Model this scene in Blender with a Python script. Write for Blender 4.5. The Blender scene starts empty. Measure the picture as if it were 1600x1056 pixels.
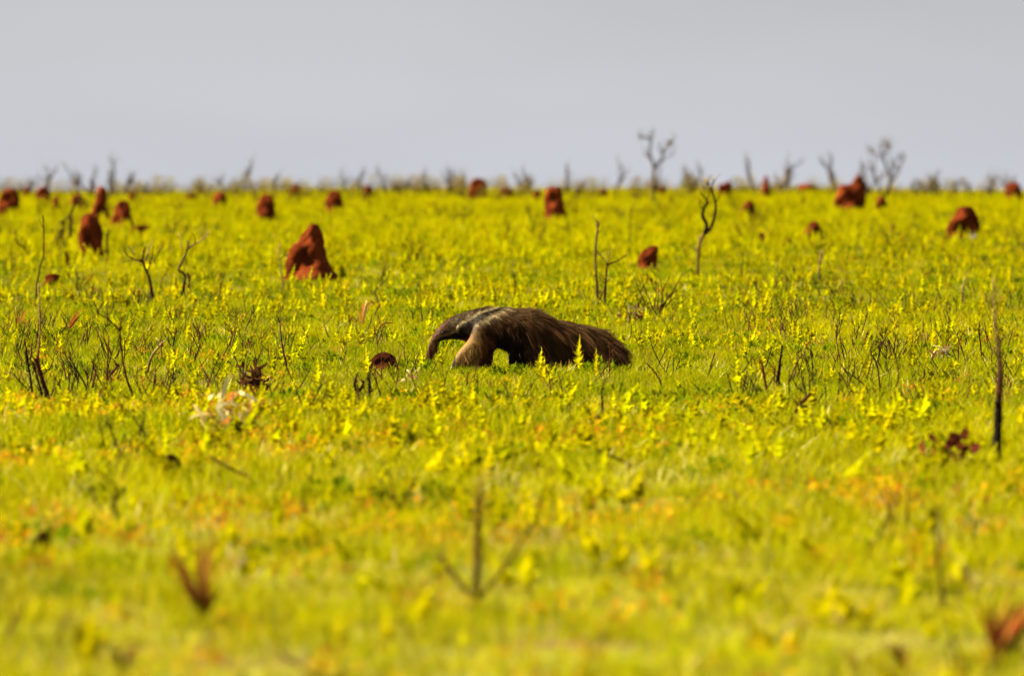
import bpy, math, random
import numpy as np
from mathutils import Vector

# ------------------------------------------------------------------ camera, sky, sun, exposure
scene = bpy.context.scene
scene.render.engine = 'CYCLES'
COL = scene.collection
CAM_H = 1.65            # eye height (m)
FPX = 300.0 / 36.0 * 1600.0   # focal length in pixels of the 1600 px wide photograph
EYE_Y = 280.0           # row of the eye level in the photograph
FOCUS = 77.0

cam_data = bpy.data.cameras.new('camera')
cam = bpy.data.objects.new('camera', cam_data)
COL.objects.link(cam)
cam_data.lens = 300.0
cam_data.sensor_width = 36.0
cam_data.clip_start = 0.5
cam_data.clip_end = 20000.0
cam.location = (0, 0, CAM_H)
cam.rotation_euler = (math.radians(90) - math.atan((528.0 - EYE_Y) / FPX), 0, 0)
cam_data.dof.use_dof = True
cam_data.dof.focus_distance = FOCUS
cam_data.dof.aperture_fstop = 4.1
scene.camera = cam

SUN_EL = math.radians(42)
SUN_AZ = math.radians(-88)     # from +Y (view direction), negative = left
sun_dir = Vector((math.sin(SUN_AZ) * math.cos(SUN_EL), math.cos(SUN_AZ) * math.cos(SUN_EL), math.sin(SUN_EL)))

world = bpy.data.worlds.new('World')
scene.world = world
world.use_nodes = True
nt = world.node_tree
nt.nodes.clear()
def N(t, kind, **kw):
    n = t.nodes.new(kind)
    for k, v in kw.items():
        setattr(n, k, v)
    return n
out = N(nt, 'ShaderNodeOutputWorld')
bg = N(nt, 'ShaderNodeBackground')
bg.inputs['Strength'].default_value = 0.1
tc = N(nt, 'ShaderNodeTexCoord')
sep = N(nt, 'ShaderNodeSeparateXYZ')
nt.links.new(tc.outputs['Generated'], sep.inputs[0])
mx = N(nt, 'ShaderNodeMath', operation='MAXIMUM')
mx.inputs[1].default_value = 0.004
nt.links.new(sep.outputs['Z'], mx.inputs[0])
comb = N(nt, 'ShaderNodeCombineXYZ')
nt.links.new(sep.outputs['X'], comb.inputs[0]); nt.links.new(sep.outputs['Y'], comb.inputs[1]); nt.links.new(mx.outputs[0], comb.inputs[2])
sky = N(nt, 'ShaderNodeTexSky', sky_type='NISHITA', sun_disc=False)
sky.sun_elevation = SUN_EL
sky.sun_rotation = SUN_AZ
sky.air_density = 1.2
sky.dust_density = 3.0
nt.links.new(comb.outputs[0], sky.inputs['Vector'])
# thin even cloud over most of the sky, a little darker and greyer away from the horizon
mapn = N(nt, 'ShaderNodeMapping'); mapn.inputs['Scale'].default_value = (10, 10, 42)
nt.links.new(tc.outputs['Generated'], mapn.inputs[0])
noi = N(nt, 'ShaderNodeTexNoise'); noi.inputs['Scale'].default_value = 1.0; noi.inputs['Detail'].default_value = 3
nt.links.new(mapn.outputs[0], noi.inputs['Vector'])
ramp = N(nt, 'ShaderNodeValToRGB')
ramp.color_ramp.elements[0].position = 0.0; ramp.color_ramp.elements[0].color = (1.205, 1.235, 1.355, 1)
ramp.color_ramp.elements[1].position = 1.0; ramp.color_ramp.elements[1].color = (1.03, 1.06, 1.11, 1)
mr = N(nt, 'ShaderNodeMapRange'); mr.inputs['From Min'].default_value = 0.0; mr.inputs['From Max'].default_value = 0.024
nt.links.new(sep.outputs['Z'], mr.inputs['Value'])
nt.links.new(mr.outputs[0], ramp.inputs[0])
cm = N(nt, 'ShaderNodeMapRange'); cm.inputs['From Min'].default_value = 0.35; cm.inputs['From Max'].default_value = 0.7
cm.inputs['To Min'].default_value = 0.95; cm.inputs['To Max'].default_value = 1.05
nt.links.new(noi.outputs['Fac'], cm.inputs['Value'])
vm = N(nt, 'ShaderNodeVectorMath', operation='SCALE')
nt.links.new(ramp.outputs[0], vm.inputs[0]); nt.links.new(cm.outputs[0], vm.inputs['Scale'])
mix = N(nt, 'ShaderNodeMix', data_type='RGBA')
mix.inputs['Factor'].default_value = 0.94
nt.links.new(sky.outputs[0], mix.inputs['A']); nt.links.new(vm.outputs[0], mix.inputs['B'])
nt.links.new(mix.outputs['Result'], bg.inputs['Color'])
nt.links.new(bg.outputs[0], out.inputs[0])

sun_data = bpy.data.lights.new('sun', 'SUN')
sun_data.energy = 4.7
sun_data.angle = math.radians(0.6)
sun_data.color = (1.0, 0.855, 0.60)
sun = bpy.data.objects.new('sun', sun_data)
COL.objects.link(sun)
sun.rotation_euler = (-sun_dir).to_track_quat('-Z', 'Y').to_euler()
sun.location = (0, 0, 50)

vs = scene.view_settings
vs.view_transform = 'Standard'
vs.look = 'None'
vs.gamma = 1.0
vs.use_curve_mapping = False
vs.exposure = 2.34
scene.cycles.max_bounces = 5
scene.cycles.diffuse_bounces = 3
scene.cycles.glossy_bounces = 2
scene.cycles.transmission_bounces = 4
scene.cycles.adaptive_threshold = 0.02
scene.cycles.transparent_max_bounces = 4
scene.cycles.use_denoising = True

# ------------------------------------------------------------------ helpers
RND = random.Random(7)
NPR = np.random.default_rng(11)

def gz(x, y):
    """height of the ground: nearly flat, falling away behind a low crest"""
    x = np.asarray(x, float); y = np.asarray(y, float)
    z = 0.018 * np.sin(x * 0.9 + 0.5) * np.sin(y * 0.31) + 0.02 * np.sin(x * 0.23 - y * 0.11 + 1.0) + 0.012 * np.sin(x * 2.1 + y * 0.7)
    z = z + .16 * np.clip((y - 600) / 300, 0, 1) * (np.sin(x * .055 + 1) + .6 * np.sin(x * .13 + y * .004))
    d = np.maximum(y - 940.0, 0.0)
    return z - 0.0026 * d * d / (d + 120.0)

def ground_at(px, py):
    """the place on the ground that is seen at a pixel of the 1600 px photograph; returns x, y, metres per pixel"""
    D = CAM_H * FPX / (py - EYE_Y)
    return (px - 800.0) / FPX * D, D, D / FPX

def new_mesh(name, V, F, cols=None, smooth=False):
    me = bpy.data.meshes.new(name)
    V = np.asarray(V, float).reshape(-1, 3)
    me.vertices.add(len(V))
    me.vertices.foreach_set('co', V.ravel())
    if isinstance(F, np.ndarray):
        k = F.shape[1]
        flat = F.ravel(); starts = np.arange(len(F)) * k; tot = np.full(len(F), k)
    else:
        tot = np.array([len(f) for f in F]); starts = np.concatenate([[0], np.cumsum(tot)[:-1]])
        flat = np.array([i for f in F for i in f])
    me.loops.add(len(flat)); me.loops.foreach_set('vertex_index', flat.astype(np.int32))
    me.polygons.add(len(tot))
    me.polygons.foreach_set('loop_start', starts.astype(np.int32))
    me.polygons.foreach_set('loop_total', tot.astype(np.int32))
    if smooth:
        me.polygons.foreach_set('use_smooth', np.ones(len(tot), bool))
    if cols is not None:
        cols = np.asarray(cols, float).reshape(-1, 3)
        a = me.color_attributes.new('tint', 'FLOAT_COLOR', 'POINT')
        a.data.foreach_set('color', np.c_[cols, np.ones(len(cols))].ravel())
    me.update(calc_edges=True)
    return me

def obj(name, me, mat, parent=None, loc=None):
    o = bpy.data.objects.new(name, me)
    if mat is not None and me is not None and not me.materials:
        me.materials.append(mat)
    COL.objects.link(o)
    if parent is not None:
        o.parent = parent
    if loc is not None:
        o.location = loc
    return o

def empty(name, loc, rz=0.0):
    o = bpy.data.objects.new(name, None)
    o.empty_display_size = 0.1
    COL.objects.link(o)
    o.location = loc
    o.rotation_euler = (0, 0, rz)
    return o

def tag(o, label, cat, group=None, kind=None):
    if label: o['label'] = label
    if cat: o['category'] = cat
    if group: o['group'] = group
    if kind: o['kind'] = kind
    return o

class Geo:
    """collects vertices, faces and vertex tints"""
    def __init__(self):
        self.v = []; self.f = []; self.c = []
    def add(self, verts, faces, col):
        b = len(self.v)
        self.v += [tuple(p) for p in verts]
        self.f += [tuple(i + b for i in q) for q in faces]
        if col and isinstance(col[0], (tuple, list)):
            self.c += list(col)
        else:
            self.c += [col] * len(verts)
    def mesh(self, name, smooth=False):
        return new_mesh(name, self.v, self.f, self.c, smooth)

def frames(P):
    P = [Vector(p) for p in P]
    T = []
    for i in range(len(P)):
        a = P[max(i - 1, 0)]; b = P[min(i + 1, len(P) - 1)]
        t = (b - a)
        T.append(t.normalized() if t.length > 1e-9 else Vector((0, 0, 1)))
    return P, T

def tube(g, P, R, col, sides=6, col2=None, wob=0.0, rnd=RND):
    """a closed tapering tube along the points"""
    P, T = frames(P)
    verts = []; cols = []
    n = len(P)
    for i in range(n):
        t = T[i]
        u = t.cross(Vector((0, 1, 0)))
        if u.length < 0.05: u = t.cross(Vector((1, 0, 0)))
        u.normalize(); w = t.cross(u)
        k = i / max(n - 1, 1)
        cc = col if col2 is None else tuple(col[j] * (1 - k) + col2[j] * k for j in range(3))
        for s in range(sides):
            a = 2 * math.pi * s / sides
            r = R[i] * (1 + wob * (rnd.random() - .5))
            verts.append(P[i] + (u * math.cos(a) + w * math.sin(a)) * r)
            cols.append(cc)
    faces = []
    for i in range(n - 1):
        for s in range(sides):
            s2 = (s + 1) % sides
            faces.append((i * sides + s, i * sides + s2, (i + 1) * sides + s2, (i + 1) * sides + s))
    faces.append(tuple(range(sides))[::-1]); faces.append(tuple((n - 1) * sides + s for s in range(sides)))
    g.add(verts, faces, cols)

def resample(P, n):
    """Catmull-Rom through the points"""
    P = np.asarray(P, float)
    Q = np.vstack([2 * P[0] - P[1], P, 2 * P[-1] - P[-2]])
    m = len(P) - 1
    res = []
    for t in np.linspace(0, m, n):
        i = min(int(t), m - 1); f = t - i
        a, b, c, d = Q[i], Q[i + 1], Q[i + 2], Q[i + 3]
        res.append(0.5 * (2 * b + (c - a) * f + (2 * a - 5 * b + 4 * c - d) * f * f + (3 * b - a - 3 * c + d) * f ** 3))
    return np.array(res)

# ------------------------------------------------------------------ materials
def mat_new(name):
    m = bpy.data.materials.new(name)
    m.use_nodes = True
    m.node_tree.nodes.clear()
    return m, m.node_tree

def leaf_material(name, hue=0.03, val=0.35, trans=0.5, rough=0.6, spec=0.0):
    """thin leaf: colour from the mesh, varied plant by plant; lets light through"""
    m, t = mat_new(name)
    o = N(t, 'ShaderNodeOutputMaterial')
    at = N(t, 'ShaderNodeAttribute'); at.attribute_name = 'tint'
    oi = N(t, 'ShaderNodeObjectInfo')
    hs = N(t, 'ShaderNodeHueSaturation')
    a = N(t, 'ShaderNodeMapRange'); a.inputs['To Min'].default_value = 0.5 - hue * .5; a.inputs['To Max'].default_value = 0.5 + hue
    t.links.new(oi.outputs['Random'], a.inputs['Value']); t.links.new(a.outputs[0], hs.inputs['Hue'])
    w = N(t, 'ShaderNodeTexWhiteNoise', noise_dimensions='1D'); t.links.new(oi.outputs['Random'], w.inputs['W'])
    b = N(t, 'ShaderNodeMapRange'); b.inputs['To Min'].default_value = 1 - val; b.inputs['To Max'].default_value = 1 + val
    t.links.new(w.outputs['Value'], b.inputs['Value']); t.links.new(b.outputs[0], hs.inputs['Value'])
    t.links.new(at.outputs['Color'], hs.inputs['Color'])
    p = N(t, 'ShaderNodeBsdfPrincipled'); p.inputs['Roughness'].default_value = rough
    p.inputs['Specular IOR Level'].default_value = spec
    tr = N(t, 'ShaderNodeBsdfTranslucent')
    t.links.new(hs.outputs[0], p.inputs['Base Color']); t.links.new(hs.outputs[0], tr.inputs['Color'])
    ms = N(t, 'ShaderNodeMixShader'); ms.inputs[0].default_value = trans
    t.links.new(p.outputs[0], ms.inputs[1]); t.links.new(tr.outputs[0], ms.inputs[2])
    t.links.new(ms.outputs[0], o.inputs[0])
    return m

def tint_material(name, rough=0.8, nscale=30.0, namp=0.5, bump=0.4, spec=0.2):
    """solid matter: colour from the mesh, mottled by noise, with relief"""
    m, t = mat_new(name)
    o = N(t, 'ShaderNodeOutputMaterial')
    at = N(t, 'ShaderNodeAttribute'); at.attribute_name = 'tint'
    tc = N(t, 'ShaderNodeTexCoord')
    no = N(t, 'ShaderNodeTexNoise'); no.inputs['Scale'].default_value = nscale; no.inputs['Detail'].default_value = 5
    t.links.new(tc.outputs['Object'], no.inputs['Vector'])
    mrg = N(t, 'ShaderNodeMapRange'); mrg.inputs['From Min'].default_value = .3; mrg.inputs['From Max'].default_value = .7
    mrg.inputs['To Min'].default_value = 1 - namp; mrg.inputs['To Max'].default_value = 1 + namp
    t.links.new(no.outputs['Fac'], mrg.inputs['Value'])
    sc = N(t, 'ShaderNodeVectorMath', operation='SCALE')
    t.links.new(at.outputs['Color'], sc.inputs[0]); t.links.new(mrg.outputs[0], sc.inputs['Scale'])
    p = N(t, 'ShaderNodeBsdfPrincipled'); p.inputs['Roughness'].default_value = rough
    p.inputs['Specular IOR Level'].default_value = spec
    t.links.new(sc.outputs[0], p.inputs['Base Color'])
    bp = N(t, 'ShaderNodeBump'); bp.inputs['Strength'].default_value = bump; bp.inputs['Distance'].default_value = 0.05
    t.links.new(no.outputs['Fac'], bp.inputs['Height']); t.links.new(bp.outputs[0], p.inputs['Normal'])
    t.links.new(p.outputs[0], o.inputs[0])
    return m

M_GRASS = leaf_material('grass_blade', hue=0.025, val=0.34, trans=0.45)
M_WEED = leaf_material('yellow_weed_leaf', hue=0.018, val=0.28, trans=0.6)
M_DRY = leaf_material('dry_leaf', hue=0.02, val=0.35, trans=0.35)
M_WOOD = tint_material('weathered_wood', nscale=60, namp=0.45, bump=0.5, spec=0.03)
M_EARTH = tint_material('red_earth', rough=1.0, nscale=3.0, namp=0.45, bump=1.0, spec=0.0)
M_TREE = tint_material('tree_bark', nscale=8, namp=0.4, bump=0.3, spec=0.03)
M_TREELEAF = leaf_material('tree_leaf', hue=0.02, val=0.3, trans=0.4)

def fur_material():
    m, t = mat_new('fur')
    o = N(t, 'ShaderNodeOutputMaterial')
    at = N(t, 'ShaderNodeAttribute'); at.attribute_name = 'tint'
    p = N(t, 'ShaderNodeBsdfPrincipled'); p.inputs['Roughness'].default_value = 0.5
    p.inputs['Specular IOR Level'].default_value = 0.05
    tr = N(t, 'ShaderNodeBsdfTranslucent')
    t.links.new(at.outputs['Color'], p.inputs['Base Color']); t.links.new(at.outputs['Color'], tr.inputs['Color'])
    ms = N(t, 'ShaderNodeMixShader'); ms.inputs[0].default_value = 0.2
    t.links.new(p.outputs[0], ms.inputs[1]); t.links.new(tr.outputs[0], ms.inputs[2])
    t.links.new(ms.outputs[0], o.inputs[0])
    return m
M_FUR = fur_material()
M_HIDE = tint_material('hide', rough=0.7, nscale=90, namp=0.3, bump=0.3)

def horn_material():
    m, t = mat_new('claw_and_eye')
    o = N(t, 'ShaderNodeOutputMaterial')
    at = N(t, 'ShaderNodeAttribute'); at.attribute_name = 'tint'
    p = N(t, 'ShaderNodeBsdfPrincipled'); p.inputs['Roughness'].default_value = 0.25
    t.links.new(at.outputs['Color'], p.inputs['Base Color'])
    t.links.new(p.outputs[0], o.inputs[0])
    return m
M_HORN = horn_material()

def ground_material():
    m, t = mat_new('savanna_soil')
    o = N(t, 'ShaderNodeOutputMaterial')
    tc = N(t, 'ShaderNodeTexCoord')
    n1 = N(t, 'ShaderNodeTexNoise'); n1.inputs['Scale'].default_value = 1.3; n1.inputs['Detail'].default_value = 6
    n2 = N(t, 'ShaderNodeTexNoise'); n2.inputs['Scale'].default_value = 14.0; n2.inputs['Detail'].default_value = 5
    t.links.new(tc.outputs['Object'], n1.inputs['Vector']); t.links.new(tc.outputs['Object'], n2.inputs['Vector'])
    r1 = N(t, 'ShaderNodeValToRGB')
    e = r1.color_ramp.elements
    e[0].position = 0.32; e[0].color = (0.10, 0.045, 0.018, 1)
    e[1].position = 0.72; e[1].color = (0.17, 0.16, 0.012, 1)
    x = e.new(0.5); x.color = (0.11, 0.105, 0.012, 1)
    t.links.new(n1.outputs['Fac'], r1.inputs[0])
    mrg = N(t, 'ShaderNodeMapRange'); mrg.inputs['From Min'].default_value = .3; mrg.inputs['From Max'].default_value = .7
    mrg.inputs['To Min'].default_value = .6; mrg.inputs['To Max'].default_value = 1.35
    t.links.new(n2.outputs['Fac'], mrg.inputs['Value'])
    sc = N(t, 'ShaderNodeVectorMath', operation='SCALE')
    t.links.new(r1.outputs[0], sc.inputs[0]); t.links.new(mrg.outputs[0], sc.inputs['Scale'])
    p = N(t, 'ShaderNodeBsdfPrincipled'); p.inputs['Roughness'].default_value = 0.95; p.inputs['Specular IOR Level'].default_value = 0.1
    t.links.new(sc.outputs[0], p.inputs['Base Color'])
    bp = N(t, 'ShaderNodeBump'); bp.inputs['Strength'].default_value = 0.8; bp.inputs['Distance'].default_value = 0.05
    t.links.new(n2.outputs['Fac'], bp.inputs['Height']); t.links.new(bp.outputs[0], p.inputs['Normal'])
    t.links.new(p.outputs[0], o.inputs[0])
    return m

# ------------------------------------------------------------------ ground
def make_ground():
    xs = np.unique(np.concatenate([np.linspace(-30, 30, 61), np.sign(np.linspace(-1, 1, 61)) * (30 + 3000 * np.abs(np.linspace(-1, 1, 61)) ** 2)]))
    ys = np.unique(np.concatenate([np.linspace(-60, 160, 180), 160 + 840 * np.linspace(0, 1, 160) ** 1.4, 1000 + 7000 * np.linspace(0, 1, 60) ** 2]))
    X, Y = np.meshgrid(xs, ys)
    Z = gz(X, Y)
    nx, ny = len(xs), len(ys)
    idx = np.arange(nx * ny).reshape(ny, nx)
    F = np.stack([idx[:-1, :-1], idx[:-1, 1:], idx[1:, 1:], idx[1:, :-1]], -1).reshape(-1, 4)
    me = new_mesh('ground', np.stack([X, Y, Z], -1).reshape(-1, 3), F, None, True)
    o = obj('ground', me, ground_material())
    o['kind'] = 'structure'
make_ground()

# ------------------------------------------------------------------ plants of the ground cover
def lerp3(a, b, k):
    return tuple(a[i] * (1 - k) + b[i] * k for i in range(3))

def blade(g, base, az, h, w, lean, curve, c0, c1, rnd):
    """a narrow bent blade of three segments"""
    dx, dy = math.cos(az), math.sin(az)
    tw = az + math.pi / 2 + (rnd.random() - .5) * 1.2
    sx, sy = math.cos(tw), math.sin(tw)
    verts = []; cols = []
    for i, k in enumerate((0, .4, .75, 1)):
        off = h * (lean * k + curve * k * k)
        z = h * k * (1 - 0.35 * curve * k)
        ww = w * (1 - k) ** 0.6 * .5 if i < 3 else 0
        p = (base[0] + dx * off, base[1] + dy * off, base[2] + z)
        c = lerp3(c0, c1, k)
        if i < 3:
            verts += [(p[0] - sx * ww, p[1] - sy * ww, p[2]), (p[0] + sx * ww, p[1] + sy * ww, p[2])]; cols += [c, c]
        else:
            verts.append(p); cols.append(c)
    g.add(verts, [(0, 1, 3, 2), (2, 3, 5, 4), (4, 5, 6)], cols)

def leaf(g, base, d, up, L, W, col, fold=0.25, col2=None):
    """a pointed leaf folded along its midrib"""
    d = Vector(d).normalized(); up = Vector(up)
    s = d.cross(up)
    if s.length < 1e-3: s = d.cross(Vector((1, 0.2, 0)))
    s.normalize(); n = s.cross(d).normalized()
    b = Vector(base)
    m = b + d * L * .5
    verts = [b, m + s * W * .5 + n * W * fold, b + d * L - n * L * .08, m - s * W * .5 + n * W * fold, m]
    g.add(verts, [(0, 4, 1), (4, 2, 1), (0, 3, 4), (4, 3, 2)], [col, col2 or col, col2 or col, col2 or col, col])

GREENS = [(0.140, 0.162, 0.001), (0.172, 0.186, 0.001), (0.21, 0.215, 0.001), (0.10, 0.130, 0.001), (0.235, 0.23, 0.001)]
LUSH = [(0.25, 0.245, 0.001), (0.285, 0.27, 0.001), (0.205, 0.215, 0.001), (0.315, 0.285, 0.001)]
YELLOWS = [(0.37, 0.34, 0.001), (0.32, 0.31, 0.001), (0.42, 0.368, 0.001), (0.27, 0.28, 0.001)]

def grass_clump(seed, n=70, rad=0.26, hmin=.05, hmax=.17, wide=0.005, straw=0.1, pal=None):
    r = random.Random(seed); g = Geo()
    for i in range(n):
        a = r.random() * 6.283; q = rad * math.sqrt(r.random())
        base = (math.cos(a) * q, math.sin(a) * q, -0.01)
        h = hmin + (hmax - hmin) * r.random() ** 1.3
        c = r.choice(pal or GREENS)
        if r.random() < straw: c = r.choice([(0.32, 0.26, 0.012), (0.26, 0.19, 0.008), (0.38, 0.32, 0.03)])
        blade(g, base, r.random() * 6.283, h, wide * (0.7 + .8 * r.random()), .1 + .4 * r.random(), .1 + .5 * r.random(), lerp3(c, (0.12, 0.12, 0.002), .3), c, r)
    return g

def weed_shape(g, gs, seed, h, n=26, base=(0, 0, 0), L=0.065, W=0.040, lean=0.12):
    """upright yellow weed: a stem with leaves that grow smaller towards a pointed tip"""
    r = random.Random(seed)
    az = r.random() * 6.283
    P = []
    for k in (0, .35, .7, 1):
        P.append((base[0] + math.cos(az) * lean * h * k * k, base[1] + math.sin(az) * lean * h * k * k, base[2] + h * .96 * k))
    tube(gs, P, [0.004, 0.0035, 0.003, 0.0015], (0.16, 0.15, 0.01), 4, (0.24, 0.22, 0.008))
    for i in range(n):
        k = .28 + .70 * (i + r.random() * .6) / n
        a = i * 2.4 + r.random() * .7
        x = base[0] + math.cos(az) * lean * h * k * k; y = base[1] + math.sin(az) * lean * h * k * k; z = base[2] + h * .96 * k
        size = (1.0 - .72 * max(0, (k - .45) / .55)) * (.75 + .5 * r.random())
        el = .5 + .75 * k + .3 * (r.random() - .5)
        d = (math.cos(a) * math.cos(el), math.sin(a) * math.cos(el), math.sin(el))
        c = lerp3(r.choice(LUSH), r.choice(YELLOWS), min(1, .35 + k * .8))
        leaf(g, (x, y, z), d, (0, 0, 1), L * size, W * size * 1.2, c, .2, lerp3(c, (0.40, 0.35, 0.001), .35))
    leaf(g, P[-1], (0, 0.1, 1), (1, 0, 0), L * .6, W * .5, YELLOWS[0])

def weed_clump(seed, stems, hmin, hmax, rad, n=30, L=.062, W=.036):
    r = random.Random(seed); g = Geo()
    for i in range(stems):
        a = r.random() * 6.283; q = rad * math.sqrt(r.random())
        weed_shape(g, g, seed * 31 + i, hmin + (hmax - hmin) * r.random(), n, (math.cos(a) * q, math.sin(a) * q, -0.01), L, W, .05 + .3 * r.random())
    return g

def leafy_clump(seed, n, rad, h, cols, L, W, up=0.5):
    """low broad-leaved plant"""
    r = random.Random(seed); g = Geo()
    for i in range(n):
        a = r.random() * 6.283; q = rad * math.sqrt(r.random())
        z = h * r.random() * (1 - .5 * (q / rad) ** 2)
        az = r.random() * 6.283; el = up + r.random() * .9
        leaf(g, (math.cos(a) * q, math.sin(a) * q, z), (math.cos(az) * math.cos(el), math.sin(az) * math.cos(el), math.sin(el)), (0, 0, 1), L * (.6 + .7 * r.random()), W * (.6 + .7 * r.random()), r.choice(cols))
    return g

def straw_clump(seed, n, h, cols, spread=.5, wide=.006):
    r = random.Random(seed); g = Geo()
    for i in range(n):
        c = r.choice(cols)
        blade(g, ((r.random() - .5) * .12, (r.random() - .5) * .12, -.01), r.random() * 6.283, h * (.5 + .6 * r.random()), wide * (.6 + r.random()), spread * r.random(), .6 * r.random(), lerp3(c, (.15, .08, .03), .3), c, r)
    return g

def twig_clump(seed, n, h, col=(0.014, 0.007, 0.005), rad=.005):
    r = random.Random(seed); g = Geo()
    for i in range(n):
        az = r.random() * 6.283; le = .25 + .6 * r.random(); hh = h * (.5 + .6 * r.random())
        p0 = Vector(((r.random() - .5) * .12, (r.random() - .5) * .12, -.01))
        P = [p0]
        for k in range(3):
            P.append(P[-1] + Vector((math.cos(az) * le, math.sin(az) * le, 1)).normalized() * hh / 3)
            az += (r.random() - .5) * 1.4
        tube(g, P, [rad, rad * .8, rad * .6, rad * .3], col, 4)
        if r.random() < .7:
            az += 1.2
            tube(g, [P[2], P[2] + Vector((math.cos(az) * .6, math.sin(az) * .6, .8)) * hh * .4], [rad * .6, rad * .2], col, 4)
    return g

def smooth_noise(x, y, seed, scale):
    """value noise for patches of growth"""
    x = np.asarray(x) / scale; y = np.asarray(y) / scale
    def h(i, j):
        v = np.sin(i * 127.1 + j * 311.7 + seed * 74.7) * 43758.5453
        return v - np.floor(v)
    i = np.floor(x); j = np.floor(y); f = x - i; q = y - j
    f = f * f * (3 - 2 * f); q = q * q * (3 - 2 * q)
    return (h(i, j) * (1 - f) + h(i + 1, j) * f) * (1 - q) + (h(i, j + 1) * (1 - f) + h(i + 1, j + 1) * f) * q

def scatter(bands):
    """random points in the part of the plain the lens can see, with a margin; bands = (near, far, per square metre)"""
    px = []; py = []
    for a, b, dens in bands:
        hw = 0.068 * b + 3.0
        n = int(2 * hw * (b - a) * dens)
        x = NPR.uniform(-hw, hw, n); y = NPR.uniform(a, b, n)
        keep = np.abs(x) < 0.068 * y + 3.0
        px.append(x[keep]); py.append(y[keep])
    return np.concatenate(px), np.concatenate(py)

def instancer(name, label, cat, protos, mat, x, y, sxy, sz, pick=None, zoff=0.0):
    """one object of ground cover: points that each carry one of the plant shapes"""
    coll = bpy.data.collections.new(name + '_shapes')
    for i, g in enumerate(protos):
        me = g.mesh('%s_shape_%02d' % (name, i))
        me.materials.append(mat)
        o = bpy.data.objects.new('%s_shape_%02d' % (name, i), me)
        coll.objects.link(o)
    n = len(x)
    me = bpy.data.meshes.new(name)
    me.vertices.add(n)
    me.vertices.foreach_set('co', np.stack([x, y, gz(x, y) + zoff], -1).ravel())
    a = me.attributes.new('rot', 'FLOAT_VECTOR', 'POINT')
    a.data.foreach_set('vector', np.stack([NPR.normal(0, .08, n), NPR.normal(0, .08, n), NPR.uniform(0, 6.283, n)], -1).ravel())
    a = me.attributes.new('scl', 'FLOAT_VECTOR', 'POINT')
    a.data.foreach_set('vector', np.stack([sxy, sxy, sz], -1).ravel())
    a = me.attributes.new('pick', 'INT', 'POINT')
    if pick is None: pick = NPR.integers(0, len(protos), n)
    a.data.foreach_set('value', pick.astype(np.int32))
    me.materials.append(mat)
    o = obj(name, me, None)
    tag(o, label, cat, kind='stuff')
    ng = bpy.data.node_groups.new(name + '_nodes', 'GeometryNodeTree')
    ng.interface.new_socket('Geometry', in_out='INPUT', socket_type='NodeSocketGeometry')
    ng.interface.new_socket('Geometry', in_out='OUTPUT', socket_type='NodeSocketGeometry')
    gi = N(ng, 'NodeGroupInput'); go = N(ng, 'NodeGroupOutput')
    ci = N(ng, 'GeometryNodeCollectionInfo')
    ci.inputs['Collection'].default_value = coll
    ci.inputs['Separate Children'].default_value = True
    ci.inputs['Reset Children'].default_value = True
    ip = N(ng, 'GeometryNodeInstanceOnPoints')
    ip.inputs['Pick Instance'].default_value = True
    def attr(nm, ty):
        q = N(ng, 'GeometryNodeInputNamedAttribute', data_type=ty); q.inputs['Name'].default_value = nm
        return q.outputs['Attribute']
    ng.links.new(gi.outputs[0], ip.inputs['Points'])
    ng.links.new(ci.outputs[0], ip.inputs['Instance'])
    ng.links.new(attr('pick', 'INT'), ip.inputs['Instance Index'])
    ng.links.new(attr('rot', 'FLOAT_VECTOR'), ip.inputs['Rotation'])
    ng.links.new(attr('scl', 'FLOAT_VECTOR'), ip.inputs['Scale'])
    ng.links.new(ip.outputs[0], go.inputs[0])
    md = o.modifiers.new('grow', 'NODES'); md.node_group = ng
    return o

def far_scale(y, near=1.0, k=0.0016):
    return near + k * np.maximum(y - 110, 0)

ANT_X, ANT_Y, ANT_S = ground_at(820, 581)
def clear_of_animal(x, y, keep_front=True):
    """nothing grows through the animal's body"""
    return ~((x > ANT_X - .72) & (x < ANT_X + .88) & (y > ANT_Y - .12) & (y < ANT_Y + .35))

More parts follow.
